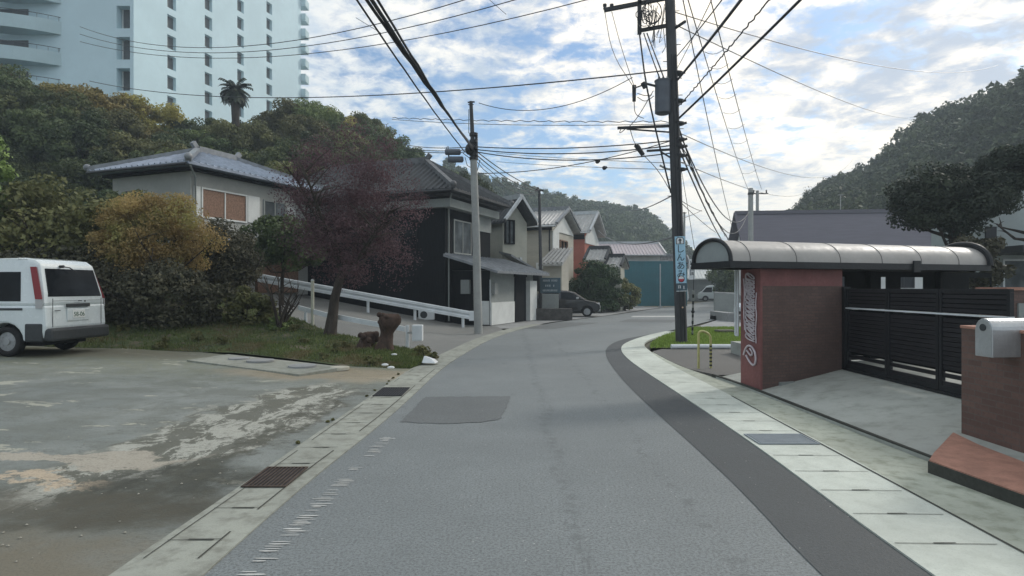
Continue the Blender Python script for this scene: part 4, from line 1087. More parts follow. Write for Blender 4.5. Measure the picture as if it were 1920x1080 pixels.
# white van
zg = ground_left(-9.6, 12.8)+.01
low = [(0.0, .42)]+rev([(x, max(z, .30)) for x, z in arch(.82, .36, .30)])[::1]
low = [(.04, .34)]+rev(arch(.82, .37, .30))+rev(arch(3.10, .37, .30))+[(3.9, .30), (4.02, .45), (3.98, .80), (3.80, 1.02), (0.0, 1.02), (-.03, .6)]
up = [(0.0, 1.0), (3.82, 1.0), (3.55, 1.20), (2.95, 1.82), (2.6, 1.92), (.55, 1.965), (.30, 1.93), (.18, 1.85), (.03, 1.25)]
van = vehicle('van', 'white delivery van parked with its dark windowed rear beside the bushes', (-9.12, 12.85, zg), math.radians(180-3), low, up, 1.66, 1.02, .13, [.82, 3.10], .30, M_carw,
    [[(.50, 1.10), (1.42, 1.10), (1.38, 1.68), (.56, 1.68)], [(1.55, 1.10), (2.35, 1.10), (2.32, 1.68), (1.55, 1.68)], [(2.48, 1.10), (3.5, 1.10), (3.0, 1.64), (2.48, 1.68)]],
    rearglass=((.035, 1.18), (.165, 1.74), .09, -.03), frontglass=((3.56, 1.22), (3.0, 1.74), .1, .02))
def vbox(nm, m, *a, bev=.01, par=van): mb = MB(); mb.box(*a); return mb.build(nm, m, par, bevel=bev)
vbox('rear_bumper', M_plast, -.13, .05, -.81, .81, .30, .56, bev=.05)
for s in (-1, 1):
    vbox('bumper_corner', M_plast, .04, .40, min(s*.72, s*.852), max(s*.72, s*.852), .30, .66, bev=.03)
    mb = MB(); y1_, y2_ = s*.835, s*.775
    mb.add([(-.035, s*.70, 1.03), (.10, s*.838, 1.03), (-.0, s*.70, 1.18), (.14, s*.828, 1.18), (.10, s*.66, 1.74), (.26, s*.755, 1.74)], [(0,1,3,2),(2,3,5,4)])
    mb = MB(); mb.poly([(.03, s*.842, 1.14), (.18, s*.842, 1.14), (.36, s*.752, 1.78), (.23, s*.752, 1.78)], (-.006, s*.012, 0)); mb.build('tail_light', M_redl, van)
    mb = MB(); mb.poly([(.03, s*.846, .96), (.17, s*.846, .96), (.18, s*.842, 1.135), (.03, s*.842, 1.135)], (-.006, s*.010, 0)); mb.build('reversing_light', M_clear, van)
vbox('slide_rail', M_plast, .45, 2.0, .828, .842, .92, .965); vbox('slide_rail', M_plast, .45, 2.0, -.842, -.828, .92, .965)
vbox('door_handle', M_plast, -.05, -.02, -.32, .32, .97, 1.04)
vbox('plate_recess', M_carw, -.045, -.012, -.30, .30, .68, .94, bev=.03)
vbox('number_plate', M_plate, -.056, -.044, -.165, .165, .745, .91, bev=.004)
text('58-06', .13, M_green, van, 'plate_number', (-.058, 0, .815), (math.radians(90), 0, math.radians(-90)))
mb = MB()
for s in (-1, 1): mb.box(-.036, -.028, s*.665-.004, s*.665+.004, .58, 1.15)
mb.box(-.036, -.028, -.66, .66, 1.10, 1.106); mb.build('tailgate_seam', M_ink, van)
mb = MB(); mb.tube([(.10, .25, 1.80), (.06, .12, 1.78), (.03, -.02, 1.70)], .012, 6); mb.cyl((.16, .25, 1.80), (.08, .25, 1.80), .03, 10); mb.build('rear_wiper', M_blk, van)
mb = MB(); mb.box(-.042, -.034, -.09, .0, 1.085, 1.10); mb.box(-.042, -.034, -.20, -.17, 1.07, 1.10); mb.box(-.042, -.034, .48, .62, .90, .915); mb.build('badge', M_plast, van)
mb = MB(); mb.tube([(.6, -.75, 1.95), (.6, .75, 1.95)], .012, 5); mb.tube([(.45, .70, 1.93), (2.8, .70, 1.90)], .014, 5); mb.tube([(.45, -.70, 1.93), (2.8, -.70, 1.90)], .014, 5); mb.build('roof_gutter', M_carw, van)
# black hatchback parked by the board
low = [(.02, .32)]+rev(arch(.70, .33, .28))+rev(arch(3.05, .33, .28))+[(3.62, .26), (3.76, .42), (3.74, .66), (3.55, .82), (2.95, .94), (0.05, .98), (-.02, .6)]
up = [(.05, .96), (3.02, .92), (2.35, 1.36), (1.9, 1.46), (.7, 1.46), (.42, 1.40), (.12, 1.12)]
hb = vehicle('car', 'black hatchback parked nose out beside the dark notice board', (1.25, 35.2, 0), math.radians(-8), low, up, 1.64, .94, .32, [.70, 3.05], .29, M_cark,
    [[(.45, 1.0), (1.5, 1.0), (1.5, 1.36), (.75, 1.36)], [(1.58, 1.0), (2.75, .98), (2.25, 1.30), (1.95, 1.36), (1.58, 1.36)]],
    rearglass=((.12, 1.08), (.44, 1.38), .1, -.02), frontglass=((2.95, .97), (2.36, 1.36), .1, .02))
vbox('headlight', M_clear, 3.45, 3.75, -.80, -.55, .62, .76, bev=.03, par=hb); vbox('headlight', M_clear, 3.45, 3.75, .55, .80, .62, .76, bev=.03, par=hb)
vbox('bumper_trim', M_metal, 3.60, 3.78, -.70, .70, .30, .40, par=hb); vbox('number_plate', M_plate, 3.765, 3.785, -.16, .16, .45, .6, par=hb)
vbox('mirror', M_metal, 2.45, 2.6, -1.0, -.80, .98, 1.10, bev=.03, par=hb); vbox('mirror', M_metal, 2.45, 2.6, .80, 1.0, .98, 1.10, bev=.03, par=hb)
vbox('number_plate', M_plate, -.03, -.01, -.16, .16, .55, .7, par=hb)
# far vans and half hidden car
def far_van(label, loc, rz, front):
    low = [(.04, .34)]+rev(arch(.82, .37, .30))+rev(arch(3.10, .37, .30))+[(3.9, .30), (4.02, .45), (3.98, .80), (3.80, 1.02), (0.0, 1.02), (-.03, .6)]
    up = [(0.0, 1.0), (3.82, 1.0), (3.55, 1.20), (2.95, 1.82), (2.6, 1.92), (.55, 1.95), (.18, 1.85), (.03, 1.25)]
    v = vehicle('van', label, loc, rz, low, up, 1.66, 1.02, .13, [.82, 3.10], .30, M_carw, [[(.40, 1.10), (2.2, 1.10), (2.2, 1.68), (.45, 1.68)], [(2.35, 1.10), (3.5, 1.10), (3.0, 1.66), (2.35, 1.68)]],
        rearglass=((.03, 1.18), (.165, 1.74), .1, -.03), frontglass=((3.58, 1.22), (3.0, 1.74), .1, .02))
    for s in (-1, 1): vbox('tail_light', M_redl, -.04, .05, s*.72-.06, s*.72+.06, .85, 1.15, par=v); vbox('headlight', M_clear, 3.93, 4.03, s*.6-.12, s*.6+.12, .62, .8, par=v)
    vbox('bumper', M_plast, -.08, .05, -.8, .8, .32, .55, par=v)
far_van('far white van right behind the main pole, its side toward the camera', (17.8, 63.5, 0), math.radians(200), 0)
far_van('far white van parked across above the grey sweeping wall', (26.5, 74, 0), math.radians(168), 0)
low = [(.02, .32)]+rev(arch(.70, .33, .28))+rev(arch(3.05, .33, .28))+[(3.62, .26), (3.76, .42), (3.74, .66), (3.55, .82), (2.95, .94), (0.05, .98), (-.02, .6)]
wc = vehicle('car', 'white car whose nose shows from behind the red lettered block', (14.7, 29.6, .02), math.radians(183), low, up[0:0]+[(.05, .96), (3.02, .92), (2.35, 1.36), (1.9, 1.46), (.7, 1.46), (.42, 1.40), (.12, 1.12)], 1.64, .94, .32, [.70, 3.05], .29, M_carw,
    [[(.45, 1.0), (1.5, 1.0), (1.5, 1.36), (.75, 1.36)], [(1.58, 1.0), (2.75, .98), (2.25, 1.30), (1.95, 1.36), (1.58, 1.36)]], frontglass=((2.95, .97), (2.36, 1.36), .1, .02))
vbox('headlight', M_clear, 3.5, 3.75, -.80, -.5, .60, .76, bev=.03, par=wc); vbox('headlight', M_clear, 3.5, 3.75, .5, .80, .60, .76, bev=.03, par=wc)
vbox('lower_grille', M_plast, 3.62, 3.765, -.6, .6, .34, .46, par=wc)

# ------------------------------------------------------------------ right: lettered block, canopy, gate, pillars
TB = math.radians(18); A0 = (3.78, 9.35)
bk = thing('block_wall', 'brown brick block with red lettered end carrying the arched canopy', 'wall', (A0[0], A0[1], .03), TB)
mb = MB(); mb.poly([(.04, 0, .0), (1.62, 0, .0), (1.62, .62, .0), (.175, .62, .0)], (0, 0, 1.60)); mb.build('brick_face', M_brick, bk)
mb = MB(); mb.poly([(.045, .012, 1.60), (1.61, .012, 1.60), (1.61, .61, 1.60), (.175, .61, 1.60)], (0, 0, .265)); mb.build('red_top_band', M_redp, bk)
mb = MB(); mb.poly([(.0, -.012, 0), (.038, -.012, 0), (.172, .61, 0), (.134, .61, 0)], (0, 0, 1.865))
mb.build('red_end', M_redp, bk)
mb = MB(); mb.box(.35, .62, -.05, 0.0, .02, .12); mb.box(.75, 1.5, -.06, 0.0, .02, .10); mb.build('loose_blocks', M_greyw, bk)
# flowing script on the red end, running bottom to top
fa = Vector((.0, -.012, 0)); fb = Vector((.134, .61, 0)); fd = (fb-fa); fl = fd.length; fd.normalize(); fn = Vector((-fd.y, fd.x, 0)); fn = fn if fn.x < 0 else -fn
def SP(s, z): p = fa+fd*s+fn*.018; return Vector((p.x, p.y, z))
lt = MB(); q = random.Random(9)
def stroke(pts, r=.014):
    pts = smooth_poly([tuple(SP(a, b)) for a, b in pts], 3); lt.tube(pts, r, 5)
stroke([(.42,.50),(.30,.40),(.16,.36),(.10,.46),(.14,.60),(.30,.68),(.44,.62),(.50,.50)], .018)
stroke([(.40,.58),(.26,.50),(.20,.56),(.30,.62)], .016)
zz = .74
for i in range(14):
    w = q.uniform(.10, .17); l = q.uniform(.07, .10)
    stroke([(.16, zz), (.28+w*.5, zz+.02), (.45, zz+l*.8), (.40, zz+l*1.5), (.24, zz+l*1.1), (.14, zz+l*.5), (.20, zz+l*.3), (.38, zz+l*1.2)], .012)
    zz += .072
stroke([(.10,.72),(.12,.95),(.08,1.15),(.12,1.3),(.09,1.5)], .010)
stroke([(.46,.9),(.50,1.2),(.46,1.5),(.50,1.72)], .012); stroke([(.14,1.25),(.30,1.45),(.44,1.74)], .012); stroke([(.22,1.25),(.34,1.42),(.42,1.6)], .012)
lt.build('script_lettering', M_letter, bk)
mb = MB()
for s in (.60, .68): mb.tube([SP(s, .80)+fn*.05, SP(s, 1.86)+fn*.05], .018, 8)
mb.tube([SP(.60, .80)+fn*.05, SP(.68, .80)+fn*.05], .014, 6); mb.build('pipe_frame', M_railw, bk)
# canopy
cn = thing('arched_canopy', 'long barrel vaulted smoked canopy with bronze frame over the gate', 'canopy', (3.23, 9.06, 0), TB)
Lc = 5.35; Wc = .92; zb_, za_ = 1.99, 2.34
def archp(x, k, n, o=0.0):
    th = math.pi*k/n; return (x, Wc/2-(Wc/2+o)*math.cos(th), zb_+(za_-zb_+o)*math.sin(th)**.85 if 0 < k < n else zb_)
n = 18; mb = MB(); xs = np.linspace(.02, Lc, 24); vs = []
for x in xs:
    for k in range(n+1): vs.append(archp(x, k, n))
    for k in range(n+1): vs.append(archp(x, k, n, -.012))
kk = 2*(n+1); fs = []
for i in range(len(xs)-1):
    for k in range(n):
        a = i*kk+k; fs.append((a, a+1, a+kk+1, a+kk)); b = a+n+1; fs.append((b+1, b, b+kk, b+kk+1))
mb.add(vs, fs, True); mb.build('roof_sheet', M_poly, cn)
for x in [.35+i*.86 for i in range(6)]: MB().tube([archp(x, k, n, .002) for k in range(n+1)], .006, 5).build('seam_rib', M_seam, cn)
for x, s in ((0, 1), (Lc, -1)):
    mb = MB(); mb.tube([archp(x, k, n, .005) for k in range(n+1)], .032, 6); mb.build('end_arch', M_frame, cn)
    mb = MB(); pts = [archp(x+.02*s, k, n, -.03) for k in range(n+1)]; mb.poly(pts, (.01*s, 0, 0)); mb.build('end_panel', M_polyg, cn)
mb = MB(); mb.box(-.03, Lc+.03, -.03, .05, 1.90, 2.0); mb.box(-.03, Lc+.03, Wc-.05, Wc+.03, 1.90, 2.0); mb.box(-.03, .05, .05, Wc-.05, 1.90, 2.0); mb.box(Lc-.05, Lc+.03, .05, Wc-.05, 1.90, 2.0); mb.build('fascia', M_frame, cn)
for x in (2.1, 3.55, Lc-.1):
    mb = MB(); mb.box(x, x+.10, Wc-.14, Wc-.04, .29, 1.90); mb.build('post', M_blackp, cn)
mb = MB(); mb.box(3.55, 3.70, -.06, -.032, 1.86, 2.05); mb.build('bracket', M_blk, cn)
mb = MB(); mb.tube([archp(Lc-.02, k, n, .06) for k in range(n+1)], .04, 6); mb.build('rear_arch', M_frame, cn)
# slatted screen below the canopy, with openings at the top
sc_ = thing('slatted_screen', 'dark slatted screen with small rectangular openings standing under the canopy', 'screen', (3.23, 9.06, .29), TB)
x0s, x1s = 2.22, 6.75; yb = Wc-.04
mb = MB(); z = .03
while z < 1.03: mb.box(x0s, x1s, yb, yb+.02, z, z+.07); z += .075
mb.build('slats', M_blackp, sc_)
def opx(px):   # local x where the ray through pixel column px meets the screen plane
    k = (px-960)/F; ox, oy = 3.23-math.sin(TB)*yb, 9.06+math.cos(TB)*yb
    return (k*oy-ox)/(math.cos(TB)-k*math.sin(TB))
mb = MB(); ops = [(1579, 1586), (1652, 1663), (1689, 1733), (1757, 1763), (1817, 1860)]
zt0, zt1 = 1.03, 1.61
edges = [x0s]+[v for a, b in ops for v in (max(opx(a), x0s+.01), min(opx(b), x1s-.02))]+[x1s]
for i in range(0, len(edges), 2):
    if edges[i+1] > edges[i]: mb.box(edges[i], edges[i+1], yb+.002, yb+.03, zt0+.15, zt1-.10)
mb.box(x0s, x1s, yb+.002, yb+.03, zt1-.10, zt1); mb.box(x0s, x1s, yb+.002, yb+.03, zt0+.01, zt0+.15)
mb.build('upper_panel', M_blackp, sc_)
# gate along the drive
gt = thing('sliding_gate', 'black slatted driveway gate with a bright middle rail beside the brick block', 'gate', (5.34, 9.75, .30))
Lg = 3.6
def gframe(y0, y1):
    g_ = MB(); z = .10
    while z < .92: g_.box(-.012, .012, y0+.03, y1-.03, z, z+.052); z += (.10 if z < .25 else .058)
    g_.build('slats', M_slat, gt)
    b_ = MB(); b_.box(.016, .022, y0+.05, y1-.05, .27, .96); b_.build('added_black_sheet', M_blackp, gt)  # black sheet added behind the slats so the gaps read dark
    f = MB(); f.box(-.025, .025, y0, y0+.05, .03, .97); f.box(-.025, .025, y1-.05, y1, .03, .97); f.box(-.025, .025, y0+.05, y1-.05, .03, .10); f.build('gate_frame', M_frame, gt)
def gupper(y0, y1):
    g_ = MB(); z = 1.01
    while z < 1.24: g_.box(-.012, .012, y0+.03, y1-.03, z, z+.045); z += .055
    g_.build('upper_slats', M_slat, gt)
    b_ = MB(); b_.box(.016, .022, y0+.05, y1-.05, 1.0, 1.25); b_.build('added_black_sheet', M_blackp, gt)  # same added black sheet, darkening the gaps of the upper slats
    f = MB(); f.box(-.022, .022, y0, y0+.045, .993, 1.25); f.box(-.022, .022, y1-.045, y1, .993, 1.25); f.box(-.022, .022, y0, y1, 1.252, 1.29); f.build('upper_frame', M_frame, gt)
gupper(-1.05, 0); gupper(-2.10, -1.06); gupper(-3.2, -2.11)
gframe(-1.05, 0); gframe(-2.10, -1.06); gframe(-3.2, -2.11)
mb = MB(); mb.box(-.04, .03, -3.2, 0, .972, .992); mb.build('middle_rail', M_railw, gt)  # white colour stands in for the light caught along this rail
mb = MB(); mb.box(-.06, .06, -3.3, .05, .0, .028); mb.build('floor_track', M_frame, gt)
mb = MB(); mb.box(-.05, .05, .003, .10, 0, 1.32); mb.build('post', M_frame, gt)
# near pillar with mailbox
pl = thing('gate_pillar', 'wide red brown brick gate pillar at the right edge with terracotta base', 'pillar', (4.47, 6.1, .03))
mb = MB(); mb.box(0, .85, -2.4, 0, .06, 1.17); mb.build('brick_body', M_brickr, pl)
mb = MB(); mb.box(-.012, .86, -2.4, .01, 1.17, 1.20); mb.build('coping', M_paver, pl, bevel=.008)
mb = MB(); mb.add([(-.88,-.82,.09),(-.70,-.62,.10),(-.04,.06,.12),(.9,.06,.12),(.9,-2.6,.10),(-.66,-2.6,.08),(-.88,-.82,-.02),(-.70,-.62,-.02),(-.04,.06,-.02),(.9,.06,-.02),(.9,-2.6,-.02),(-.66,-2.6,-.02)],
    [(0,5,4,3,2,1)]+[(i, (i+1) % 6, (i+1) % 6+6, i+6) for i in range(6)]); mb.build('terracotta_base', M_paver, pl)
mb = MB(); mb.add([(-.89,-.82,-.02),(-.67,-2.6,-.02),(-.67,-2.6,.07),(-.89,-.82,.08),(-.87,-.81,.08),(-.65,-2.6,.07)], [(0,1,2,3),(3,2,5,4)]); mb.build('base_edge', M_joint, pl)
mbx = thing('mailbox', 'silver barrel topped mailbox fixed on the near brick pillar', 'mailbox', (4.20, 5.36, .99), math.radians(6))
prof = [(0, 0), (0, .24)]+[(.09-.09*math.cos(math.pi*k/10), .24+.10*math.sin(math.pi*k/10)) for k in range(1, 10)]+[(.18, .24), (.18, 0)]
MB().poly([(0, y, z) for y, z in prof], (.50, 0, 0)).build('body', M_metal, mbx, bevel=.006)
MB().cyl((-.012, .09, .26), (.0, .09, .26), .032, 14).build('lock', M_plast, mbx)
MB().poly([(-.006, y*.9+.009, z*.96+.005) for y, z in prof], (.006, 0, 0)).build('end_door', M_metal, mbx)
p2 = thing('gate_pillar', 'second brown brick pillar with pale coping set back behind the gate', 'pillar', (6.55, 8.1, .30))
mb = MB(); mb.box(0, 2.2, 0, .5, 0, 1.27); mb.build('brick_body', M_brick, p2)
mb = MB(); mb.box(-.03, 2.23, -.03, .53, 1.27, 1.31); mb.build('coping', M_paver, p2)
mb = MB(); mb.box(.12, .52, -.03, 0.0, .75, 1.10); mb.build('name_plate', M_greyw, p2)
mb = MB(); mb.box(0, 3, 0, .16, 0, .3); mb.build  # (kept simple)

# yellow striped hoop barrier
hp_ = thing('hoop_barrier', 'small faded yellow pipe hoop standing on the dark yard asphalt', 'barrier', (3.68, 12.1, .012), math.radians(14))
MB().tube(smooth_poly([(0, 0, .0), (0, 0, .58), (.0, 0, .72), (.10, 0, .74), (.26, 0, .66), (.27, 0, .50), (.27, 0, 0)], 2), .024, 10).build('pipe', M_yellow, hp_)
for i in range(6): MB().cyl((.27, 0, .04+i*.075), (.27, 0, .075+i*.075), .0255, 12).build('stripe', M_frame, hp_)
wp = MB(); wp.tube([(4.15, 16.0, .07), (5.5, 16.02, .07), (8.3, 15.95, .07)], .065, 10)
tag(wp.build('kerb_pipe', M_railw), 'white pipe laid along the front edge of the lawn', 'pipe edging')
mb = MB(); mb.box(-.3, .3, -.25, .25, 0, .10)
tag(mb.build('stone_block', M_earth, bevel=.03), 'dark flat stone lying on the right lawn', 'stone').location = (7.4, 21.3, .05)

# ------------------------------------------------------------------ main pole
PB = Vector((4.84, 17.5, 0)); PT = P(1254, -60, 17.5)
def pole_at(z): t = z/PT.z; return PB.lerp(PT, t)
mp = thing('utility_pole', 'thick dark utility pole with transformer and pale blue sign in front of the lawn', 'utility pole', PB)
def L3(v): return Vector(v)-PB
MB().tube([L3(pole_at(z)) for z in (-.1, 2, 4, 6, 8, 10.6)], [.165, .16, .155, .15, .145, .14], 20).build('pole', M_poleD, mp)
def PP(px, py, D=17.5): return L3(P(px, py, D))
mb = MB(); mb.beam(PP(1133, 19), PP(1262, -6), .10, .10); mb.build('top_crossarm', M_blk, mp)
mb = MB(); mb.beam(PP(1196, 58), PP(1262, 46), .09, .09); mb.build('lower_crossarm', M_blk, mp)
mb = MB(); mb.beam(PP(1199, 0), PP(1199, 64), .10, .10); mb.build('hanger', M_blk, mp)
mb = MB(); mb.beam(PP(1158, 240), PP(1262, 236), .07, .07); mb.beam(PP(1175, 242), PP(1258, 248), .04, .04); mb.build('bracket_arm', M_blk, mp)
mb = MB(); mb.beam(PP(1213, 283), PP(1262, 280), .06, .06); mb.beam(PP(1240, 285), PP(1258, 296), .04, .04); mb.build('bracket_arm', M_blk, mp)
mb = MB(); mb.beam(PP(1264, 54), PP(1285, 40, 17.0), .06, .06); mb.build('bracket_arm', M_blk, mp)
# transformer can
c0 = PP(1243, 212); c1 = PP(1243, 153)
mb = MB(); mb.cyl(c0, c1, .225, 24); mb.cyl(c1, c1+Vector((0, 0, .03)), .24, 24)
mb.tube([c0+Vector((0, 0, 0)), c0+Vector((0, 0, -.04))], [.225, .15], 24); tr = mb.build('transformer', M_tf, mp)
for i, dx in enumerate((-.12, 0.0, .12)):
    q_ = MB(); b_ = c1+Vector((dx, -.1, .02)); q_.tube([b_, b_+Vector((-.02, 0, .05)), b_+Vector((-.02, 0, .12))], [.04, .03, .015], 10); q_.build('bushing', M_poleC, tr)
mb = MB(); mb.tube([PP(1212, 157), PP(1236, 163)], .035, 8); mb.tube([PP(1205, 155), PP(1210, 165)], .07, 8); mb.build('switch', M_blk, mp)
mb = MB(); mb.tube([PP(1189, 160), PP(1189, 190)], [.06, .05], 10); mb.tube([PP(1190, 165), PP(1204, 160)], .02, 6); mb.build('fuse_cutout', M_blk, mp)
mb = MB(); mb.tube([PP(1191, 271), PP(1196, 276), PP(1206, 291)], [.06, .075, .06], 10); mb.build('splice_closure', M_blk, mp)
mb = MB(); mb.tube([PP(1237, 310), PP(1248, 316), PP(1258, 318)], .03, 6); mb.build('clamp', M_poleC, mp)
for px in (1134, 1147):
    mb = MB(); mb.tube([PP(px, 17), PP(px, 10)], [.05, .03], 10); mb.tube([PP(px, 12), PP(px, 8)], [.055, .055], 10); mb.build('insulator', M_blk, mp)
mb = MB(); q = random.Random(21)
for i in range(12):      # coils of slack cable under the crossarm
    cx, cy = q.uniform(1205, 1228), q.uniform(15, 42); rx, ry = q.uniform(6, 18), q.uniform(10, 22); a0 = q.uniform(0, 6)
    mb.tube([PP(cx+rx*math.cos(a0+k*.55), cy+ry*math.sin(a0+k*.55)+k*.3, 17.45-i*.01) for k in range(11)], .012, 4)
for i in range(8):
    x_ = q.uniform(1225, 1250); mb.tube([PP(x_, q.uniform(5, 60)), PP(x_+q.uniform(-12, 8), q.uniform(40, 90)), PP(x_+q.uniform(-8, 10), q.uniform(20, 100))], .010, 4)
mb.build('slack_cable', M_wire, mp)
mb = MB()
for z in np.arange(2.3, 9.8, .48):
    s = 1 if int(z*10) % 2 else -1; p_ = L3(pole_at(z)); mb.tube([p_, p_+Vector((s*.26, -.02, 0))], .011, 5)
mb.build('step_bolts', M_blk, mp)
for py in (138, 190, 232, 262, 275, 292, 318):
    mb = MB(); p_ = PP(1264+py*.03, py); mb.cyl(p_+Vector((0, 0, -.03)), p_+Vector((0, 0, .03)), .185, 20); 
    for s in (-1, 1): mb.tube([p_+Vector((s*.17, -.03, 0)), p_+Vector((s*.24, -.05, .02))], .035, 8)
    mb.build('cable_band', M_blk, mp)
mb = MB()
for dx, dy in ((-.05, -.17), (.06, -.165)):
    mb.tube([L3(pole_at(z))+Vector((dx, dy, 0)) for z in (.05, 2, 4, 6, 8.2)], .022, 6)
mb.build('riser_cable', M_blk, mp)
mb = MB(); mb.sphere(L3(pole_at(1.05))+Vector((.02, -.165, 0)), .025, 8, 6); mb.build('reflector', emat('reflector_amber', (.8, .55, .35)), mp)
# down leads on the left of the pole
for a_, b_, c_ in (((1199, 62), (1213, 175), (1258, 362)), ((1207, 62), (1225, 115), (1239, 152)), ((1213, 62), (1233, 115), (1247, 152))):
    mb = MB(); mb.tube(smooth_poly([tuple(PP(*a_, 17.4)), tuple(PP(*b_, 17.35)), tuple(PP(*c_, 17.35))], 2), .024 if a_[0] == 1199 else .018, 6); mb.build('down_lead', M_wire, mp)
for a_, b_, c_ in (((1134, 22), (1147, 100), (1187, 162)), ((1147, 22), (1165, 90), (1190, 165)), ((1189, 190), (1190, 215), (1207, 222)), ((1175, 242), (1195, 222), (1225, 170)), ((1165, 240), (1160, 252), (1175, 240)), ((1182, 244), (1187, 262), (1193, 272)), ((1206, 290), (1235, 320), (1258, 360)), ((1195, 175), (1210, 180), (1222, 178)), ((1195, 182), (1210, 192), (1226, 180))):
    mb = MB(); mb.tube(smooth_poly([tuple(PP(*a_, 17.4)), tuple(PP(*b_, 17.4)), tuple(PP(*c_, 17.4))], 2), .011, 5); mb.build('jumper_wire', M_wire, mp)
# blue sign with writing
sb_ = MB(); zt, zb2 = P(0, 443, 17.3).z, P(0, 531, 17.3).z
pc = L3(pole_at((zt+zb2)/2)); tilt = math.atan2(PT.x-PB.x, PT.z)
sgn = MB().box(-.145, .145, -.005, .005, -(zt-zb2)/2, (zt-zb2)/2).build('pole_sign', M_signb, mp); sgn.location = pc+Vector((.0, -.185, 0)); sgn.rotation_euler = (0, tilt, 0)
H_ = (zt-zb2)/2
MB().box(-.150, .150, -.002, .004, -H_-.01, -H_-.003).build('sign_rim', M_signw, sgn)
for i, ch in enumerate('しんあみ'):
    text(ch, .245, M_ink, sgn, 'sign_character', (0, -.008, H_-.37-i*.235), (math.radians(90), 0, 0))
mb = MB()      # arrow in a house shaped frame
mb.poly([(-.115, -.006, H_-.22), (-.115, -.006, H_-.08), (-.07, -.006, H_-.03), (.07, -.006, H_-.03), (.115, -.006, H_-.08), (.115, -.006, H_-.22)], (0, -.003, 0)); mb.build('arrow_frame', M_ink, sgn)
mb = MB(); mb.poly([(-.095, -.010, H_-.205), (-.095, -.010, H_-.085), (-.06, -.010, H_-.045), (.06, -.010, H_-.045), (.095, -.010, H_-.085), (.095, -.010, H_-.205)], (0, -.002, 0)); mb.build('arrow_field', M_signw, sgn)
mb = MB(); mb.poly([(-.018, -.013, H_-.20), (-.018, -.013, H_-.12), (-.055, -.013, H_-.12), (0, -.013, H_-.055), (.055, -.013, H_-.12), (.018, -.013, H_-.12), (.018, -.013, H_-.20)], (0, -.002, 0)); mb.build('arrow', M_ink, sgn)
def disc(par, nm, m, cx, z, r, d, a0=0, a1=360):
    mb = MB(); n_ = 24; pts = [(cx+r*math.cos(math.radians(a0+(a1-a0)*k/n_)), d, z+r*math.sin(math.radians(a0+(a1-a0)*k/n_))) for k in range(n_+(0 if a1-a0 == 360 else 1))]
    mb.poly(pts, (0, -.002, 0)); return mb.build(nm, m, par)
disc(sgn, 'round_mark', M_ink, 0, -H_+.12, .095, -.007); disc(sgn, 'round_mark_field', M_signw, 0, -H_+.12, .078, -.010); disc(sgn, 'round_mark_red', M_signr, 0, -H_+.12, .078, -.013, 180, 360)
s2 = MB().box(-.145, .145, -.005, .005, -.105, .105).build('lower_plate', M_board, mp); s2.location = L3(pole_at(P(0, 538, 17.3).z))+Vector((0, -.185, 0)); s2.rotation_euler = (0, tilt, 0)
mb = MB()
for x_ in (-.09, -.045, .055): mb.box(x_, x_+.022, -.009, -.005, -.04, .03)
mb.box(-.10, -.02, -.009, -.005, .04, .05); mb.box(.04, .10, -.009, -.005, -.06, -.05); mb.build('plate_marks', M_signw, s2)
mb = MB(); mb.box(-.148, .148, -.003, .003, -.125, -.108); mb.build('plate_rim', M_signw, s2)

# mid concrete pole
MBs = Vector((-1.17, 21.4, 0)); m2 = thing('utility_pole', 'grey concrete utility pole with a thin dark top beside the black house', 'utility pole', MBs)
def Q(px, py, D=21.4): return P(px, py, D)-MBs
MB().tube([(0, 0, -.05), Q(893, 450), Q(888, 300)], [.15, .135, .12], 18).build('pole', M_poleC, m2)
MB().tube([Q(888, 305), Q(883, 190)], [.085, .06], 12).build('pole_top', M_poleD, m2)
mb = MB(); mb.beam(Q(877, 192), Q(890, 191), .05, .04); mb.beam(Q(878, 196), Q(888, 196), .03, .03); mb.tube([Q(879, 205), Q(879, 250)], .012, 5); mb.build('top_bracket', M_blk, m2)
mb = MB()
for py in (255, 268, 280, 292, 300): p_ = Q(888, py); mb.cyl(p_, p_+Vector((0, 0, .10)), .15, 14)
mb.sphere(Q(879, 280, 21.2), .16, 10, 8, (.8, .8, 1.2)); mb.tube([Q(893, 250), Q(894, 300)], .05, 8); mb.build('bands', M_blk, m2)
mb = MB(); mb.tube([Q(868, 287), Q(885, 300), Q(886, 315)], .014, 5); mb.tube([Q(900, 300), Q(895, 320), Q(890, 325)], .014, 5); mb.tube([Q(872, 295), Q(876, 310), Q(888, 318)], .012, 5); mb.build('loop_cable', M_wire, m2)
mb = MB(); mb.beam(Q(840, 274), Q(841, 300), .03, .03); mb.build('drop_bar', M_blk, m2)
for py, px in ((285, 849), (299, 854)):
    b_ = thing('cable_closure', 'dark cylindrical cable closure hung on wires, %s of the pair left of the concrete pole' % ('upper' if py < 290 else 'lower'), 'cable closure', P(px, py, 21.3))
    MB().tube([(-.27, 0, 0), (-.24, 0, 0), (.24, 0, 0), (.28, 0, 0)], [.07, .11, .11, .06], 12).build('case', M_tf, b_)
    MB().tube([(-.22, 0, .1), (-.22, 0, .18)], .012, 5).build('hanger', M_blk, b_)
# thin dark pole by the board
t3 = thing('utility_pole', 'thin dark pole in front of the beige house beside the notice board', 'utility pole', (1.50, 32.2, 0))
MB().tube([(0, 0, 0), (0, 0, 3), P(1011, 356, 32.2)-Vector((1.50, 32.2, 0))], [.10, .09, .07], 12).build('pole', M_poleD, t3)
mb = MB(); mb.beam(P(1003, 357, 32.2)-Vector((1.5, 32.2, 0)), P(1019, 357, 32.2)-Vector((1.5, 32.2, 0)), .08, .08); mb.sphere(P(1008, 354, 32.2)-Vector((1.5, 32.2, 0)), .1, 8, 6); mb.build('crossarm', M_blk, t3)
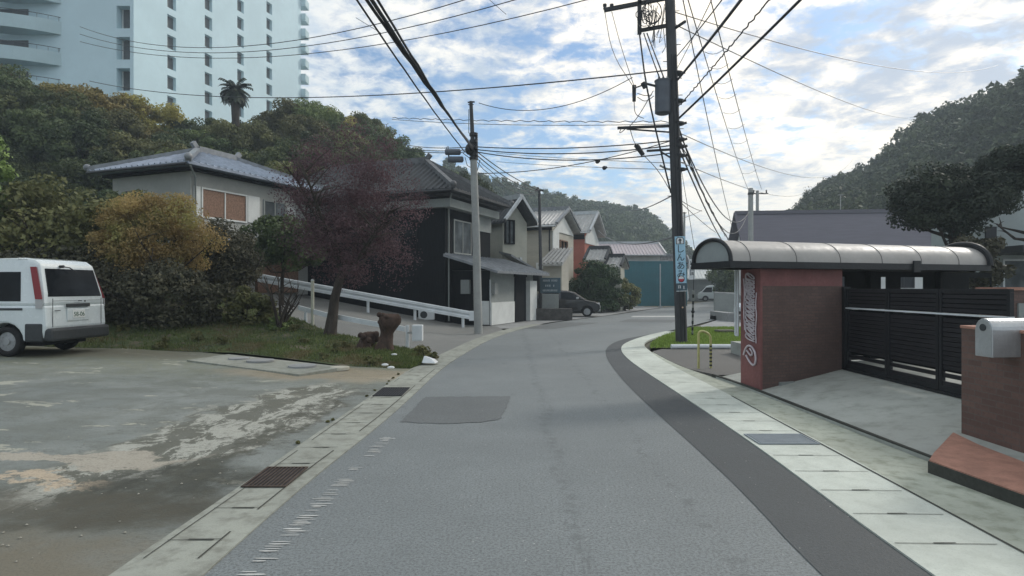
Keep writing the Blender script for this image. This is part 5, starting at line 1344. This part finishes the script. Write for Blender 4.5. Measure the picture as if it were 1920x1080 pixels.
# poles behind the slate roof
t4 = thing('utility_pole', 'thick grey pole rising above the slate roof gable', 'utility pole', (16.15, 41.5, 0))
MB().tube([(0, 0, 0), (0, 0, 8.35)], [.2, .16], 14).build('pole', M_poleC, t4)
mb = MB(); mb.cyl((0, 0, 7.9), (0, 0, 8.05), .19, 12); mb.build('band', M_blk, t4)
t5 = thing('utility_pole', 'thinner pole with crossarm just right of the thick one above the slate roof', 'utility pole', (20.4, 51, 0))
MB().tube([(0, 0, 0), (0, 0, 9.7)], [.16, .12], 12).build('pole', M_poleC, t5)
mb = MB(); mb.beam((-.4, 0, 9.45), (.9, 0, 9.45), .09, .09); mb.beam((-.2, 0, 8.0), (.4, 0, 8.0), .06, .06); mb.build('crossarm', M_blk, t5)
for x_ in (-.3, .75):
    mb = MB(); mb.cyl((x_, 0, 9.5), (x_, 0, 9.75), .06, 8); mb.build('insulator', M_blk, t5)
mb = MB(); a_ = P(1576, 402, 60); mb.tube([(0, 0, 0), (0, 0, 2.0)], .05, 6); mb.beam((-.25, 0, 2.0), (.25, 0, 2.0), .2, .06)
tag(mb.build('street_lamp', M_poleC), 'small pale lamp standing above the slate roof before the hill', 'street lamp').location = (a_.x, a_.y, a_.z-.1)
# hanging white sign beyond the pole and a banded guy wire guard
vs_ = thing('hanging_sign', 'narrow white vertical sign hanging just right of the main pole', 'sign', P(1297, 505, 30))
MB().box(-.14, .14, -.03, .03, -.50, .50).build('sign_face', M_signw, vs_)
mb = MB()
for z in (.30, .02, -.20):
    mb.box(-.07, .07, -.036, -.03, z, z+.03); mb.box(-.07, -.04, -.036, -.03, z-.10, z+.12); mb.box(.03, .06, -.036, -.03, z-.08, z+.08); mb.box(-.09, .09, -.036, -.03, z-.07, z-.05)
mb.build('sign_marks', M_ink, vs_)
mb = MB(); mb.tube([(-.14, 0, .1), (-.36, 0, .1)], .02, 6); mb.tube([(-.36, 0, 2.8), (-.36, 0, -.915-2.47+.9)], .05, 8); mb.build('bracket_post', M_poleC, vs_)
gg = thing('guy_guard', 'thin black banded guard on the guy wire beside the main pole', 'guy wire', (5.85, 19.9, .03))
a_ = Vector((0, 0, 0)); b_ = P(1300, 545, 19.2)-Vector((5.85, 19.9, .03))
MB().tube([a_, b_], .028, 8).build('guard', M_poleC, gg)
mb = MB()
for i in range(7): p_ = a_.lerp(b_, i/7); r_ = a_.lerp(b_, i/7+.07); mb.tube([p_, r_], .032, 8)
mb.sphere(a_.lerp(b_, .55), .06, 8, 6); mb.build('bands', M_blk, gg)
MB().tube([b_, P(1303, 470, 18.6)-Vector((5.85, 19.9, .03)), pole_at(6.2)-Vector((5.85, 19.9, .03))], .008, 5).build('wire', M_wire, gg)

# ------------------------------------------------------------------ wires
def wire(label, a, b, sag=.3, r=.012, m=None, group=None, n=24, wav=0.0, name='cable'):
    a = Vector(a); b = Vector(b); pts = []
    for i in range(n+1):
        t = i/n; p = a.lerp(b, t); p.z -= 4*sag*t*(1-t)
        if wav: p.z += wav*math.sin(i*2.2); p.x += wav*.7*math.cos(i*1.7)
        pts.append(p-a)
    o = MB().tube(pts, r, 5, False).build(name, m or M_wire); o.location = a
    return tag(o, label, 'cable', group)
gp = pole_at
# bundle from over the camera to the concrete pole
gB = 'thick cables coming overhead to the concrete pole'
for i, (px, w_, dy) in enumerate(((716, .030, 0), (724, .035, -4), (733, .024, 2), (704, .018, 0))):
    e = P(887 if i != 3 else 872, 276+i*3, 21.3); s = P(px, 0, 10.6); d_ = (s-e)/(e.y-10.6); far = s+d_*14+Vector((0, 0, -.3))
    wire('%s cable of the dark overhead bundle ending at the concrete pole' % ('leftmost thick', 'middle thickest', 'rightmost thick', '')[i] if i != 3 else 'thinnest leftmost cable beside the dark overhead bundle', far, e, .25 if i < 3 else .35, w_, None, gB if i != 3 else None, 40, .012 if i < 3 else .004)
for i, (y0_, xr, yr) in enumerate(((52, 880, -3), (66, 975, -3), (80, 1110, -3))):
    wire('%s of the three power lines crossing in front of the tower' % ('topmost', 'middle', 'lowest')[i], P(150, y0_-2, 50), P(xr, yr, 26), 1.9, .022)
for a_, b_ in (((667, 33), (714, 62)), ((918, 0), (949, 27))):
    wire('short spacer wire tied between the tower power lines, %s one' % ('left' if a_[0] < 800 else 'right'), P(*a_, 32), P(*b_, 32), .0, .014, None, None, 3)
wire('single line running from the hillside crest to the main pole under the tower lines', P(168, 152, 45), gp(P(0, 131, 17.5).z), 1.0, .022, n=40)
wire('sagging wire from the thin top of the concrete pole to the main pole', P(898, 193, 21.4), P(1186, 145, 17.4), .55, .012)
wire('wavy lashed cable crossing behind the concrete pole top, upper strand', P(735, 221, 24), gp(P(0, 228, 17.5).z), .05, .012, None, None, 60, .025)
wire('straight lashing strand just under the wavy cable', P(735, 224, 24), gp(P(0, 232, 17.5).z), .12, .010)
for i, (yl, ym, yr) in enumerate(((271, 275, 263), (277, 280, 272), (280, 284, 286))):
    wire('%s cable from the hillside to the concrete pole' % ('top', 'middle', 'bottom')[i], P(758, yl, 30), P(887, ym, 21.4), .1, .016)
    wire('%s cable of three between the concrete pole and the main pole' % ('top', 'middle', 'bottom')[i], P(889, ym, 21.4), gp(P(0, yr, 17.5).z), .14+.06*i, .018)
wire('service cable swinging up from the black house to the main pole', P(897, 325, 21.4), gp(P(0, 262, 17.5).z), .25, .014)
for i, (yl, yr, bx, by) in enumerate(((287, 306, 1120, 301), (303, 318, 1133, 313))):
    wire('%s thin line carrying a black ball near the main pole' % ('upper', 'lower')[i], P(930, yl, 30), gp(P(0, yr, 17.5).z), .05, .009)
    o = MB().sphere((0, 0, 0), .075, 10, 8).sphere((.06, 0, .02), .05, 8, 6).build('cable_ball', M_blk); o.location = P(bx, by+2, 21.7); tag(o, 'small black ball clamped on the %s thin line' % ('upper', 'lower')[i], 'cable clamp')
for i in range(4):
    wire('%s cable from the concrete pole down to the thin dark pole' % ('upper thick', 'lower thick', 'upper thin wavy', 'lowest thin wavy')[i], P(889, 280+i*6, 21.4), P(1011, 356+i*2, 32.2), .15+.12*i, .020 if i < 2 else .013, None, 'cables to the thin dark pole', 20, .01 if i > 1 else 0)
wire('drop wire from the main pole toward the far hill', gp(P(0, 362, 17.5).z), P(1160, 386, 60), .5, .02)
wire('pale drop wire crossing in front of the far hill to the red walled house', gp(P(0, 444, 17.5).z)+Vector((-.1, -.1, 0)), P(1122, 432, 47), .55, .022, M_wiref)
# to the right of the main pole
fr = Vector((16.15, 41.5, 0))
for i, (ys, ye, r_, sg, xe) in enumerate(((262, 478, .020, .5, 1392), (276, 490, .024, .5, 1384), (240, 398, .022, 1.5, 1404), (232, 410, .020, 1.9, 1398), (252, 470, .014, .6, 1388), (258, 474, .014, .6, 1390))):
    wire('%s cable running from the main pole down to the slate roof poles' % ('dark', 'thick black', 'long sagging', 'lowest sagging', 'left lashed thin', 'right lashed thin')[i], gp(P(0, ys, 17.5).z)+Vector((.1, 0, 0)), P(xe, ye, 40), sg, r_, None, None, 50, .03 if i in (4, 5) else 0)
for i, (x0_, x1_, y1_) in enumerate(((1283, 1374, 432), (1335, 1428, 355), (1293, 1403, 356))):
    e = P(x1_, y1_, 50 if i else 42); s = P(x0_, 0, 16); d_ = (s-e)/(e.y-16); far = s+d_*4
    wire('%s of the three high power lines right of the main pole' % ('leftmost', 'rightmost', 'middle')[i], far, e, .35, .015)
lad = random.Random(5)
def lerp_px(p, q, t): return (p[0]+(q[0]-p[0])*t, p[1]+(q[1]-p[1])*t)
for i in range(9):
    t = (i+3.2)/12.5; D_ = 16/(1-t*(1-16/48)); a_ = lerp_px((1335, 0), (1428, 355), t); b_ = lerp_px((1293, 0), (1403, 356), t)
    wire('short spacer wire between the high power lines', P(a_[0], a_[1], D_), P(b_[0], b_[1]+6, D_), .12, .009, None, 'spacer wires between the high power lines', 5)
for i, (x0_, ys, r_, wv) in enumerate(((1383, 150, .034, 0), (1492, 222, .030, 0), (1347, 106, .014, 0), (1435, 200, .016, .04), (1330, 128, .009, 0))):
    e = gp(P(0, ys, 17.5).z)+Vector((.14, -.05, 0)); s = P(x0_, -3, 11.5); d_ = (s-e)/(e.y-11.5)
    wire('%s cable coming down from the upper right to the main pole' % ('thick black', 'long straight black', 'thin steep', 'wavy lashed', 'thinnest steep')[i], s+d_*9, e, .12, r_, None, None, 150 if wv else 24, wv*.45)
wire('long line from the main pole top to the right hill crest', gp(P(0, 20, 17.5).z), P(1872, 122, 60), 1.2, .016)
wire('thin line from the main pole dipping to the right hill edge', gp(P(0, 42, 17.5).z), P(1702, 222, 75), .6, .018)
wire('faint line across the blue gap above the right hill', gp(P(0, 245, 17.5).z), P(1600, 298, 90), 2.0, .014, M_wiref)
wire('faint lower line toward the right hill', gp(P(0, 300, 17.5).z), P(1530, 345, 90), 1.4, .014, M_wiref)
wire('thin stay wire from the main pole down toward the canopy', gp(P(0, 372, 17.5).z), P(1342, 436, 30), .05, .012)
wire('short slack wire right of the main pole above the sign', gp(P(0, 370, 17.5).z), P(1316, 396, 24), .05, .012)
wire('pale rising wire from the main pole sign to the stay', gp(P(0, 412, 17.5).z), P(1316, 394, 24), .03, .010)

# ------------------------------------------------------------------ guardrails and verge things
gr = thing('guardrail', 'white corrugated guardrail sloping up the side road in front of the black house', 'guardrail', (0, 0, 0))
def rail_pt(px): 
    t = (px-485)/(872-485); y_ = 24.0+.9*t
    return Vector(((px-960)/F*y_, y_, ground_left((px-960)/F*y_, y_)))
secs = [(0, .50), (.05, .47), (.05, .56), (0, .60), (0, .64), (.05, .68), (.05, .77), (0, .80)]
vs = []; pxs = [485, 520, 560, 600, 640, 680, 720, 760, 800, 840, 872, 882]
zz_ = {}
for px in pxs:
    p_ = rail_pt(px); top = 513+(px-485)*(582-513)/(872-485); zt_ = CH-(top-540)/F*p_.y
    for d_, h_ in secs: vs.append((p_.x, p_.y-d_-.06, zt_-.80+h_+.01))
    for d_, h_ in secs: vs.append((p_.x, p_.y-d_-.05, zt_-.80+h_+.01))
    zz_[px] = zt_
k = len(secs); fs = []
for i in range(len(pxs)-1):
    a = i*2*k; b = a+2*k
    for j in range(k-1): fs.append((a+j, a+j+1, b+j+1, b+j)); fs.append((a+k+j+1, a+k+j, b+k+j, b+k+j+1))
    fs.append((a, b, b+k, a+k)); fs.append((a+k-1, a+2*k-1, b+2*k-1, b+k-1))
MB().add(vs, fs, False).build('rail_beam', M_railw, gr)
p_ = rail_pt(882); MB().box(p_.x-.05, p_.x+.30, p_.y-.11, p_.y-.04, zz_[882]-.38, zz_[882]+.02).build('end_terminal', M_railw, gr, bevel=.02)
for px in (525, 690, 778, 868):
    p_ = rail_pt(px); top = 513+(px-485)*(582-513)/(872-485); zt_ = CH-(top-540)/F*p_.y
    MB().cyl((p_.x, p_.y, p_.z-.1), (p_.x, p_.y, zt_-.02), .06, 12).build('post', M_railw, gr)
g2 = thing('pipe_rail', 'low white edging rail between the grass verge and the side road', 'rail', (0, 0, 0))
def near(px, py, D): return P(px, py, D)
rp = [near(560, 577, 17.6), near(610, 590, 16.9), near(680, 603, 16.2), near(760, 617, 15.4)]
mb = MB()
for a_, b_ in zip(rp, rp[1:]): mb.beam(a_, b_, .05, .13)
mb.build('rail_beam', M_railw, g2)
for px, py, D_ in ((573, 581, 17.4), (764, 611, 15.3)):
    t_ = near(px, py, D_); MB().cyl((t_.x, t_.y, ground_left(t_.x, t_.y)), (t_.x, t_.y, t_.z+.02), .045, 10).build('post', M_railw, g2)
tp = near(586, 526, 17.2); o = thing('marker_post', 'tall pale slim post on the verge left of the maroon tree', 'post', (tp.x, tp.y, ground_left(tp.x, tp.y)))
MB().cyl((0, 0, 0), (0, 0, tp.z-ground_left(tp.x, tp.y)), .045, 10).build('shaft', mat('cream_post', (.52, .52, .42), .6), o)
MB().sphere((0, 0, tp.z-ground_left(tp.x, tp.y)), .047, 10, 6).build('cap', M_railw, o)
b0 = near(783, 624, 15.2); bx = thing('post_box', 'small white box mounted on the end post of the edging rail', 'box', (b0.x, b0.y, b0.z-.2))
MB().box(-.13, .13, -.09, .09, 0, .40).build('case', M_signw, bx, bevel=.015)
MB().box(-.11, .11, -.098, -.09, .03, .37).build('door', M_railw, bx); MB().box(-.25, -.13, -.02, .02, .18, .22).build('arm', M_poleC, bx)
# stumps
def stump(label, base, h, r, seed, burr=True):
    q = random.Random(seed); t = thing('tree_stump', label, 'tree stump', base)
    n_, m_ = 22, 14; vs = []; fs = []
    for j in range(m_+1):
        z = h*j/m_; f = 1.25-.55*smooth(0, .45, j/m_)+(.55*smooth(.5, .8, j/m_) if burr else .35*math.sin(math.pi*j/m_))
        if j == m_: f *= .75
        for i in range(n_):
            th = 2*math.pi*i/n_; rr = r*f*(1+.14*math.sin(3*th+z*5+seed)+.08*math.sin(7*th+z*11)+q.uniform(-.05, .05))
            vs.append((rr*math.cos(th)+.10*smooth(0, h, z), rr*math.sin(th), z+q.uniform(-.01, .01)))
    for j in range(m_):
        for i in range(n_): fs.append((j*n_+i, j*n_+(i+1) % n_, (j+1)*n_+(i+1) % n_, (j+1)*n_+i))
    fs.append(tuple(m_*n_+i for i in range(n_))); MB().add(vs, fs, True).build('wood', M_stump, t)
    mb = MB()
    for k in range(9):
        th = q.uniform(0, 6.28); z = h*(q.uniform(.72, 1.0) if burr else q.uniform(.4, 1)); mb.sphere((r*1.05*math.cos(th)+.08, r*1.05*math.sin(th), z), r*q.uniform(.25, .42), 9, 7)
    mb.build('burrs', M_stump, t)
b_ = G(722, 659, .12); stump('tall gnarled reddish tree stump on the verge', (b_.x, b_.y, .05), .95, .20, 3)
b_ = G(684, 656, .12); stump('short round reddish tree stump beside the tall one', (b_.x, b_.y, .08), .47, .19, 5, False)
# concrete slab with covers
sl_ = thing('concrete_slab', 'flat grey concrete slab with round covers between the lot and the grass', 'slab', (0, 0, 0))
cz = [G(428, 664, .16), G(648, 688, .09), G(560, 702, .09), G(350, 675, .16)]
MB().poly([(p.x, p.y, p.z) for p in cz], (0, 0, -.10)).build('slab', concrete('slab_concrete', (.30, .31, .27), (.15, .16, .12), .6), sl_)
for px, py, z in ((448, 672, .155), (488, 676, .15), (567, 686, .12)):
    p_ = G(px, py, z); MB().cyl((p_.x, p_.y, z-.02), (p_.x, p_.y, z+.015), .26 if px != 448 else .20, 28).build('cover', M_gray, sl_)
p_ = G(635, 691, .06); mb = MB(); mb.cyl((0, 0, -.02), (0, 0, .03), .20, 28); mb.cyl((0, 0, .03), (0, 0, .036), .16, 28)
tag(mb.build('manhole_cover', concrete('pale_cover', (.52, .50, .42), (.3, .3, .25), .3)), 'small pale round cover lying right of the concrete slab', 'manhole cover').location = p_
p_ = G(806, 680, .05)
mb = MB(); mb.add([(-.16, -.10, 0), (.14, -.14, 0), (.17, .12, 0), (-.13, .15, 0), (-.12, -.02, .15), (.04, -.09, .09), (.11, .06, .07), (-.07, .12, .12)], [(0,3,2,1),(4,5,6,7),(0,1,5,4),(1,2,6,5),(2,3,7,6),(3,0,4,7)])
tag(mb.build('marker_stone', M_signw, bevel=.015), 'white tilted marker stone at the tip of the grass verge', 'stone').location = p_
for i, (px, py) in enumerate(((644, 643), (657, 642), (696, 661), (739, 664), (722, 683), (733, 688), (640, 645))):
    p_ = G(px, py, .14); tag(MB().sphere((0, 0, 0), .045, 8, 6, (1.6, 1, .6)).build('pebble', M_signw), 'white pebble lying in the grass of the verge', 'pebble', 'white pebbles on the verge').location = (p_.x, p_.y, .13+.02*i*0)
p_ = P(798, 600, 25.6); mb = MB(); mb.box(-.33, .33, -.14, .14, 0, .42)
ac = thing('air_conditioner', 'white outdoor unit behind the guardrail against the black house', 'air conditioner', (p_.x, 25.9, ground_left(p_.x, 25.9)))
mb.build('case', M_signw, ac, bevel=.02); MB().cyl((-.1, -.145, .21), (-.1, -.142, .21), .15, 20).build('fan_grille', M_plast, ac)

# notice board by the car
nb = thing('notice_board', 'dark blue notice board with three white lines on a stone plinth', 'sign', (1.95, 31.2, 0), math.radians(-3))
MB().box(-.52, .52, -.05, .05, 1.35, 2.12).build('board', M_board, nb, bevel=.01)
mb = MB(); q = random.Random(4)
for z, n_, w_ in ((1.98, 12, .05), (1.72, 5, .08), (1.48, 11, .055)):
    x_ = -n_*w_/2*1.25
    for i in range(n_):
        if q.random() < .9:
            mb.box(x_, x_+w_*.7, -.056, -.05, z-.035, z-.015); mb.box(x_+w_*.1, x_+w_*.3, -.056, -.05, z-.05, z+.045); mb.box(x_, x_+w_*.75, -.056, -.05, z+.02, z+.035)
        x_ += w_*1.25
mb.build('writing', M_signw, nb)
MB().box(-.42, .42, -.12, .12, .35, 1.30).build('pedestal', M_greyw, nb, bevel=.02)
mb = MB(); mb.box(.9, 3.0, 30.4, 30.75, 0, .58); mb.box(2.75, 3.0, 30.75, 33, 0, .5)
tag(mb.build('low_wall', mat('dark_stone', (.09, .085, .08), .9, var=.3, nscale=6), bevel=.02), 'low dark stone wall below the notice board', 'low wall')

# ------------------------------------------------------------------ near vegetation
def GLp(x, y): return (x, y, ground_left(x, y)+.04)
tree('autumn_bush', 'rounded orange and yellow autumn bush below the grey house', 'bush', GLp(-9.7, 16.9), (-10.0, 17.2, 2.95), (1.75, 1.4, 1.45), 110, 420, .040, ML_orange, 101, .07, shell=.35, clump=.27, sub=6)
tree('maroon_tree', 'dark maroon leaved tree with a stout trunk on the verge', 'tree', (-4.86, 16.4, .40), (-4.25, 16.6, 3.75), (2.2, 1.7, 2.6), 190, 190, .034, ML_maroon, 102, .14, shell=.12, clump=.21, sub=16)
tree('bush', 'dull green bush left of the orange bush above the van', 'bush', GLp(-13.2, 17.5), (-13.2, 17.6, 3.0), (2.3, 1.7, 1.8), 80, 230, .085, ML_olive, 103, .09, clump=.30)
tree('bush', 'dark bush directly behind the van roof', 'bush', GLp(-12.1, 16.0), (-12.2, 16.3, 1.6), (2.2, 1.2, 1.2), 70, 220, .07, ML_brown, 104, .06, clump=.32)
tree('bush', 'dark low bush behind the right end of the van under the orange bush', 'bush', GLp(-9.4, 15.9), (-9.3, 16.3, 1.3), (1.9, .9, .95), 80, 220, .06, ML_brown, 105, .05, clump=.32)
tree('bush', 'tall dark bush right of the orange bush in front of the grey house', 'bush', GLp(-8.3, 19.2), (-9.15, 19.6, 2.25), (1.2, 1.1, 1.6), 70, 280, .055, ML_brown, 106, .07, clump=.30)
tree('bush', 'dark green bush between the grey house and the maroon tree', 'bush', GLp(-8.1, 21.6), (-8.0, 21.8, 3.3), (1.9, 1.0, 1.05), 60, 220, .075, ML_dark, 107, .07, clump=.30)
tree('bush', 'tall leafy green tree edge at the far left of the picture', 'bush', GLp(-15.4, 16.3), (-15.4, 16.6, 4.6), (1.6, 1.4, 2.6), 70, 240, .09, ML_bright, 108, .10, clump=.27)
tree('bush', 'dark bush low at the far left behind the van bonnet', 'bush', GLp(-15.6, 17.2), (-15.4, 17.4, 1.8), (2.2, 1.2, 1.6), 60, 220, .08, ML_dark, 109, .07, clump=.32)
tree('bush', 'bushy green shrub below the grey house left gable', 'bush', GLp(-12.4, 20.2), (-12.9, 20.6, 3.2), (2.4, 1.0, 1.7), 80, 220, .08, ML_dark, 110, .08, clump=.32)
tree('bush', 'ragged pale green spiky bush on the verge before the bare shrub', 'bush', GLp(-7.3, 16.6), (-7.2, 16.8, 1.05), (.75, .5, .65), 34, 200, .06, ML_olive, 111, .04, clump=.34)
# bare branching shrub
sh = thing('bare_shrub', 'bare multi stemmed shrub on the grass left of the marker post', 'shrub', (-6.25, 16.5, ground_left(-6.25, 16.5)+.03))
mb = MB(); q = random.Random(8)
for i in range(8):
    a = q.uniform(0, 6.28); l = q.uniform(.35, .75); h = q.uniform(.7, 1.5)
    p1 = Vector((math.cos(a)*l*.3, math.sin(a)*l*.3, h*.4)); p2_ = Vector((math.cos(a)*l, math.sin(a)*l*.6, h))
    mb.tube([(0, 0, -.03), p1, p2_], [.05, .035, .012], 7)
    for k in range(5):
        s = p1.lerp(p2_, q.random()); e = s+Vector((q.uniform(-.4, .4), q.uniform(-.3, .3), q.uniform(.1, .6))); mb.tube([s, s.lerp(e, .5)+Vector((.02, 0, .02)), e], [.014, .009, .003], 5)
mb.build('stems', M_bark, sh)
V, ton = crown_arrays(77, (.34, .3, .22), 16, 120, .05, .3, clump=.4); V[:, 2] += .16
meshobj('base_leaves', leafmesh('base_leaves', V, ton, ML_mid), sh)
# shrubs by the bend
tree('round_shrub', 'big clipped round green shrub beside the black hatchback', 'shrub', (5.3, 40.0, 0), (5.5, 40.2, 1.7), (1.9, 1.5, 1.85), 120, 260, .085, ML_hedge, 120, .1, clump=.26, shell=.3)
tree('shrub', 'lower brownish shrub between the round shrub and the teal fence', 'shrub', (8.0, 43.4, 0), (8.0, 43.6, 1.1), (1.15, 1.0, 1.2), 50, 160, .10, ML_olive, 121, .08, clump=.3)
tree('shrub', 'dark small shrub filling the gap under the round shrub', 'shrub', (6.9, 41.5, 0), (6.9, 41.6, .8), (1.1, .8, .9), 40, 150, .10, ML_dark, 122, .07, clump=.3)
# dark tree at the right edge
tree('tree', 'large dark tree standing behind the canopy before the grey slate roof', 'tree', (12.3, 17.0, .1), (12.1, 17.0, 4.0), (1.6, 1.3, .95), 100, 420, .055, ML_deep, 130, .14, clump=.32)
tree('tree', 'very dark upper tree crown at the right picture edge', 'tree', (14.6, 16.6, .1), (13.75, 16.6, 4.85), (1.1, .9, .55), 60, 400, .055, ML_deep, 131, .12, clump=.32)
tree('shrub', 'small dark shrub behind the canopy end near the grey house', 'shrub', (11.9, 15.8, .3), (11.9, 15.8, 2.3), (.8, .7, .75), 40, 180, .07, ML_brown, 132, .05, clump=.32)

# grass blades
def blades(name, label, n, sampler, h0, h1, lm, seed, w=.012):
    g = np.random.default_rng(seed); Vs = np.zeros((n, 4, 3)); k = 0
    while k < n:
        x, y, z = sampler(g); h = g.uniform(h0, h1); a = g.random()*6.283; dx, dy = math.cos(a)*w, math.sin(a)*w; lx, ly = g.normal(0, h*.35), g.normal(0, h*.35)
        Vs[k] = [(x-dx, y-dy, z), (x+dx, y+dy, z), (x+lx+dx*.2, y+ly+dy*.2, z+h), (x+lx-dx*.2, y+ly-dy*.2, z+h)]; k += 1
    o = meshobj(name, leafmesh(name, Vs.reshape(-1, 3), g.random(n), lm)); return struct(o, 'stuff', label, 'grass')
vAr = resample(vA, 200); vBr = resample(vB, 200)
def samp_v(g):
    while True:
        f_ = g.random()**1.3*110; i = int(f_); f_ -= i; t = g.random(); p = (vAr[i]*(1-f_)+vAr[i+1]*f_)*(1-t)+(vBr[i]*(1-f_)+vBr[i+1]*f_)*t
        if math.sin(p[0]*3.1+1)*math.sin(p[1]*2.7)+g.random()*1.4 > .12 and not (-6.6 < p[0] < -3.2 and p[1] < 12.42-(p[0]+3.35)*.52): return p[0], p[1], verge_z(*p)-.01
blades('verge_grass', 'rough green grass growing over the left verge', 52000, samp_v, .02, .085, ML_blade, 1)
lA = resample(smooth_poly([(3.62,16.05),(4.0,17.6),(4.9,19.9),(6.0,22.0),(7.1,24.0)], 2), 60); lB = resample([(8.4,16.05),(8.6,18),(8.9,20),(9.2,22),(9.6,24.2)], 60)
def samp_l(g):
    f_ = g.random()*58.9; i = int(f_); f_ -= i; t = g.random(); p = (lA[i]*(1-f_)+lA[i+1]*f_)*(1-t)+(lB[i]*(1-f_)+lB[i+1]*f_)*t; return p[0], p[1]+g.uniform(-.05, .1), .02
blades('lawn_grass', 'bright green grass of the small lawn round the main pole', 26000, samp_l, .04, .10, ML_blade2, 2, .014)

q = random.Random(17)
Vs, ts = [], []
for i in range(46):
    j = int(q.random()**1.2*100); t_ = q.random(); p = vAr[j]*(1-t_)+vBr[j]*t_; r_ = q.uniform(.08, .24)
    V, ton = crown_arrays(400+i, (r_, r_, r_*.7), 6, 60, .035, .2, clump=.45); Vs.append(V+np.array([p[0], p[1], verge_z(*p)+r_*.5])); ts.append(ton)
for i in range(9):
    y_ = q.uniform(6.2, 11.8); x_ = interp(GL, y_)-q.uniform(0, .10); r_ = q.uniform(.012, .028)
    V, ton = crown_arrays(500+i, (r_, r_*1.8, r_*.6), 4, 26, .014, .2, clump=.5); Vs.append(V+np.array([x_, y_, ground_left(x_, y_)+.012+r_*.3])); ts.append(ton)
struct(meshobj('weeds', leafmesh('weeds', np.concatenate(Vs), np.concatenate(ts), ML_olive)), 'stuff', 'low weeds scattered over the verge and the gutter edge', 'weeds')
# stones and broken concrete bits on the lot
mb = MB()
for i in range(260):
    y_ = q.uniform(3.2, 12.5); x_ = interp(GL, y_)-q.uniform(.05, 1)**1.5*6.5
    if q.random() < .6: x_ = interp(GL, y_)-.2-abs(q.gauss(0, .8))
    r_ = q.uniform(.004, .012); z_ = ground_left(x_, y_)+.008; n_ = 5; a0 = q.uniform(0, 6)
    ring = [(x_+r_*math.cos(a0+6.283*k/n_)*q.uniform(.7, 1.3), y_+r_*math.sin(a0+6.283*k/n_)*q.uniform(.7, 1.3), z_) for k in range(n_)]
    mb.add(ring+[(x_, y_, z_+r_*.7)], [(k, (k+1) % n_, n_) for k in range(n_)])
struct(mb.build('gravel', concrete('gravel_stone', (.34, .33, .28), (.14, .13, .10), .5, 4), fix=False), 'stuff', 'loose gravel and concrete crumbs on the parking lot', 'gravel')

# ------------------------------------------------------------------ haze
hm = bpy.data.materials.new('haze'); hm.use_nodes = True; nt = hm.node_tree; nt.nodes.clear()
vo = nt.nodes.new('ShaderNodeVolumePrincipled'); vo.inputs['Color'].default_value = (.74, .88, 1.0, 1); vo.inputs['Density'].default_value = .0016; vo.inputs['Anisotropy'].default_value = .3
o_ = nt.nodes.new('ShaderNodeOutputMaterial'); nt.links.new(vo.outputs[0], o_.inputs['Volume'])
hz = MB().box(-510, 510, -510, 510, -2.5, 68).build('haze', hm); hz['kind'] = 'stuff'; hz['label'] = 'thin pale haze in the valley air'
S.cycles.volume_step_rate = 1
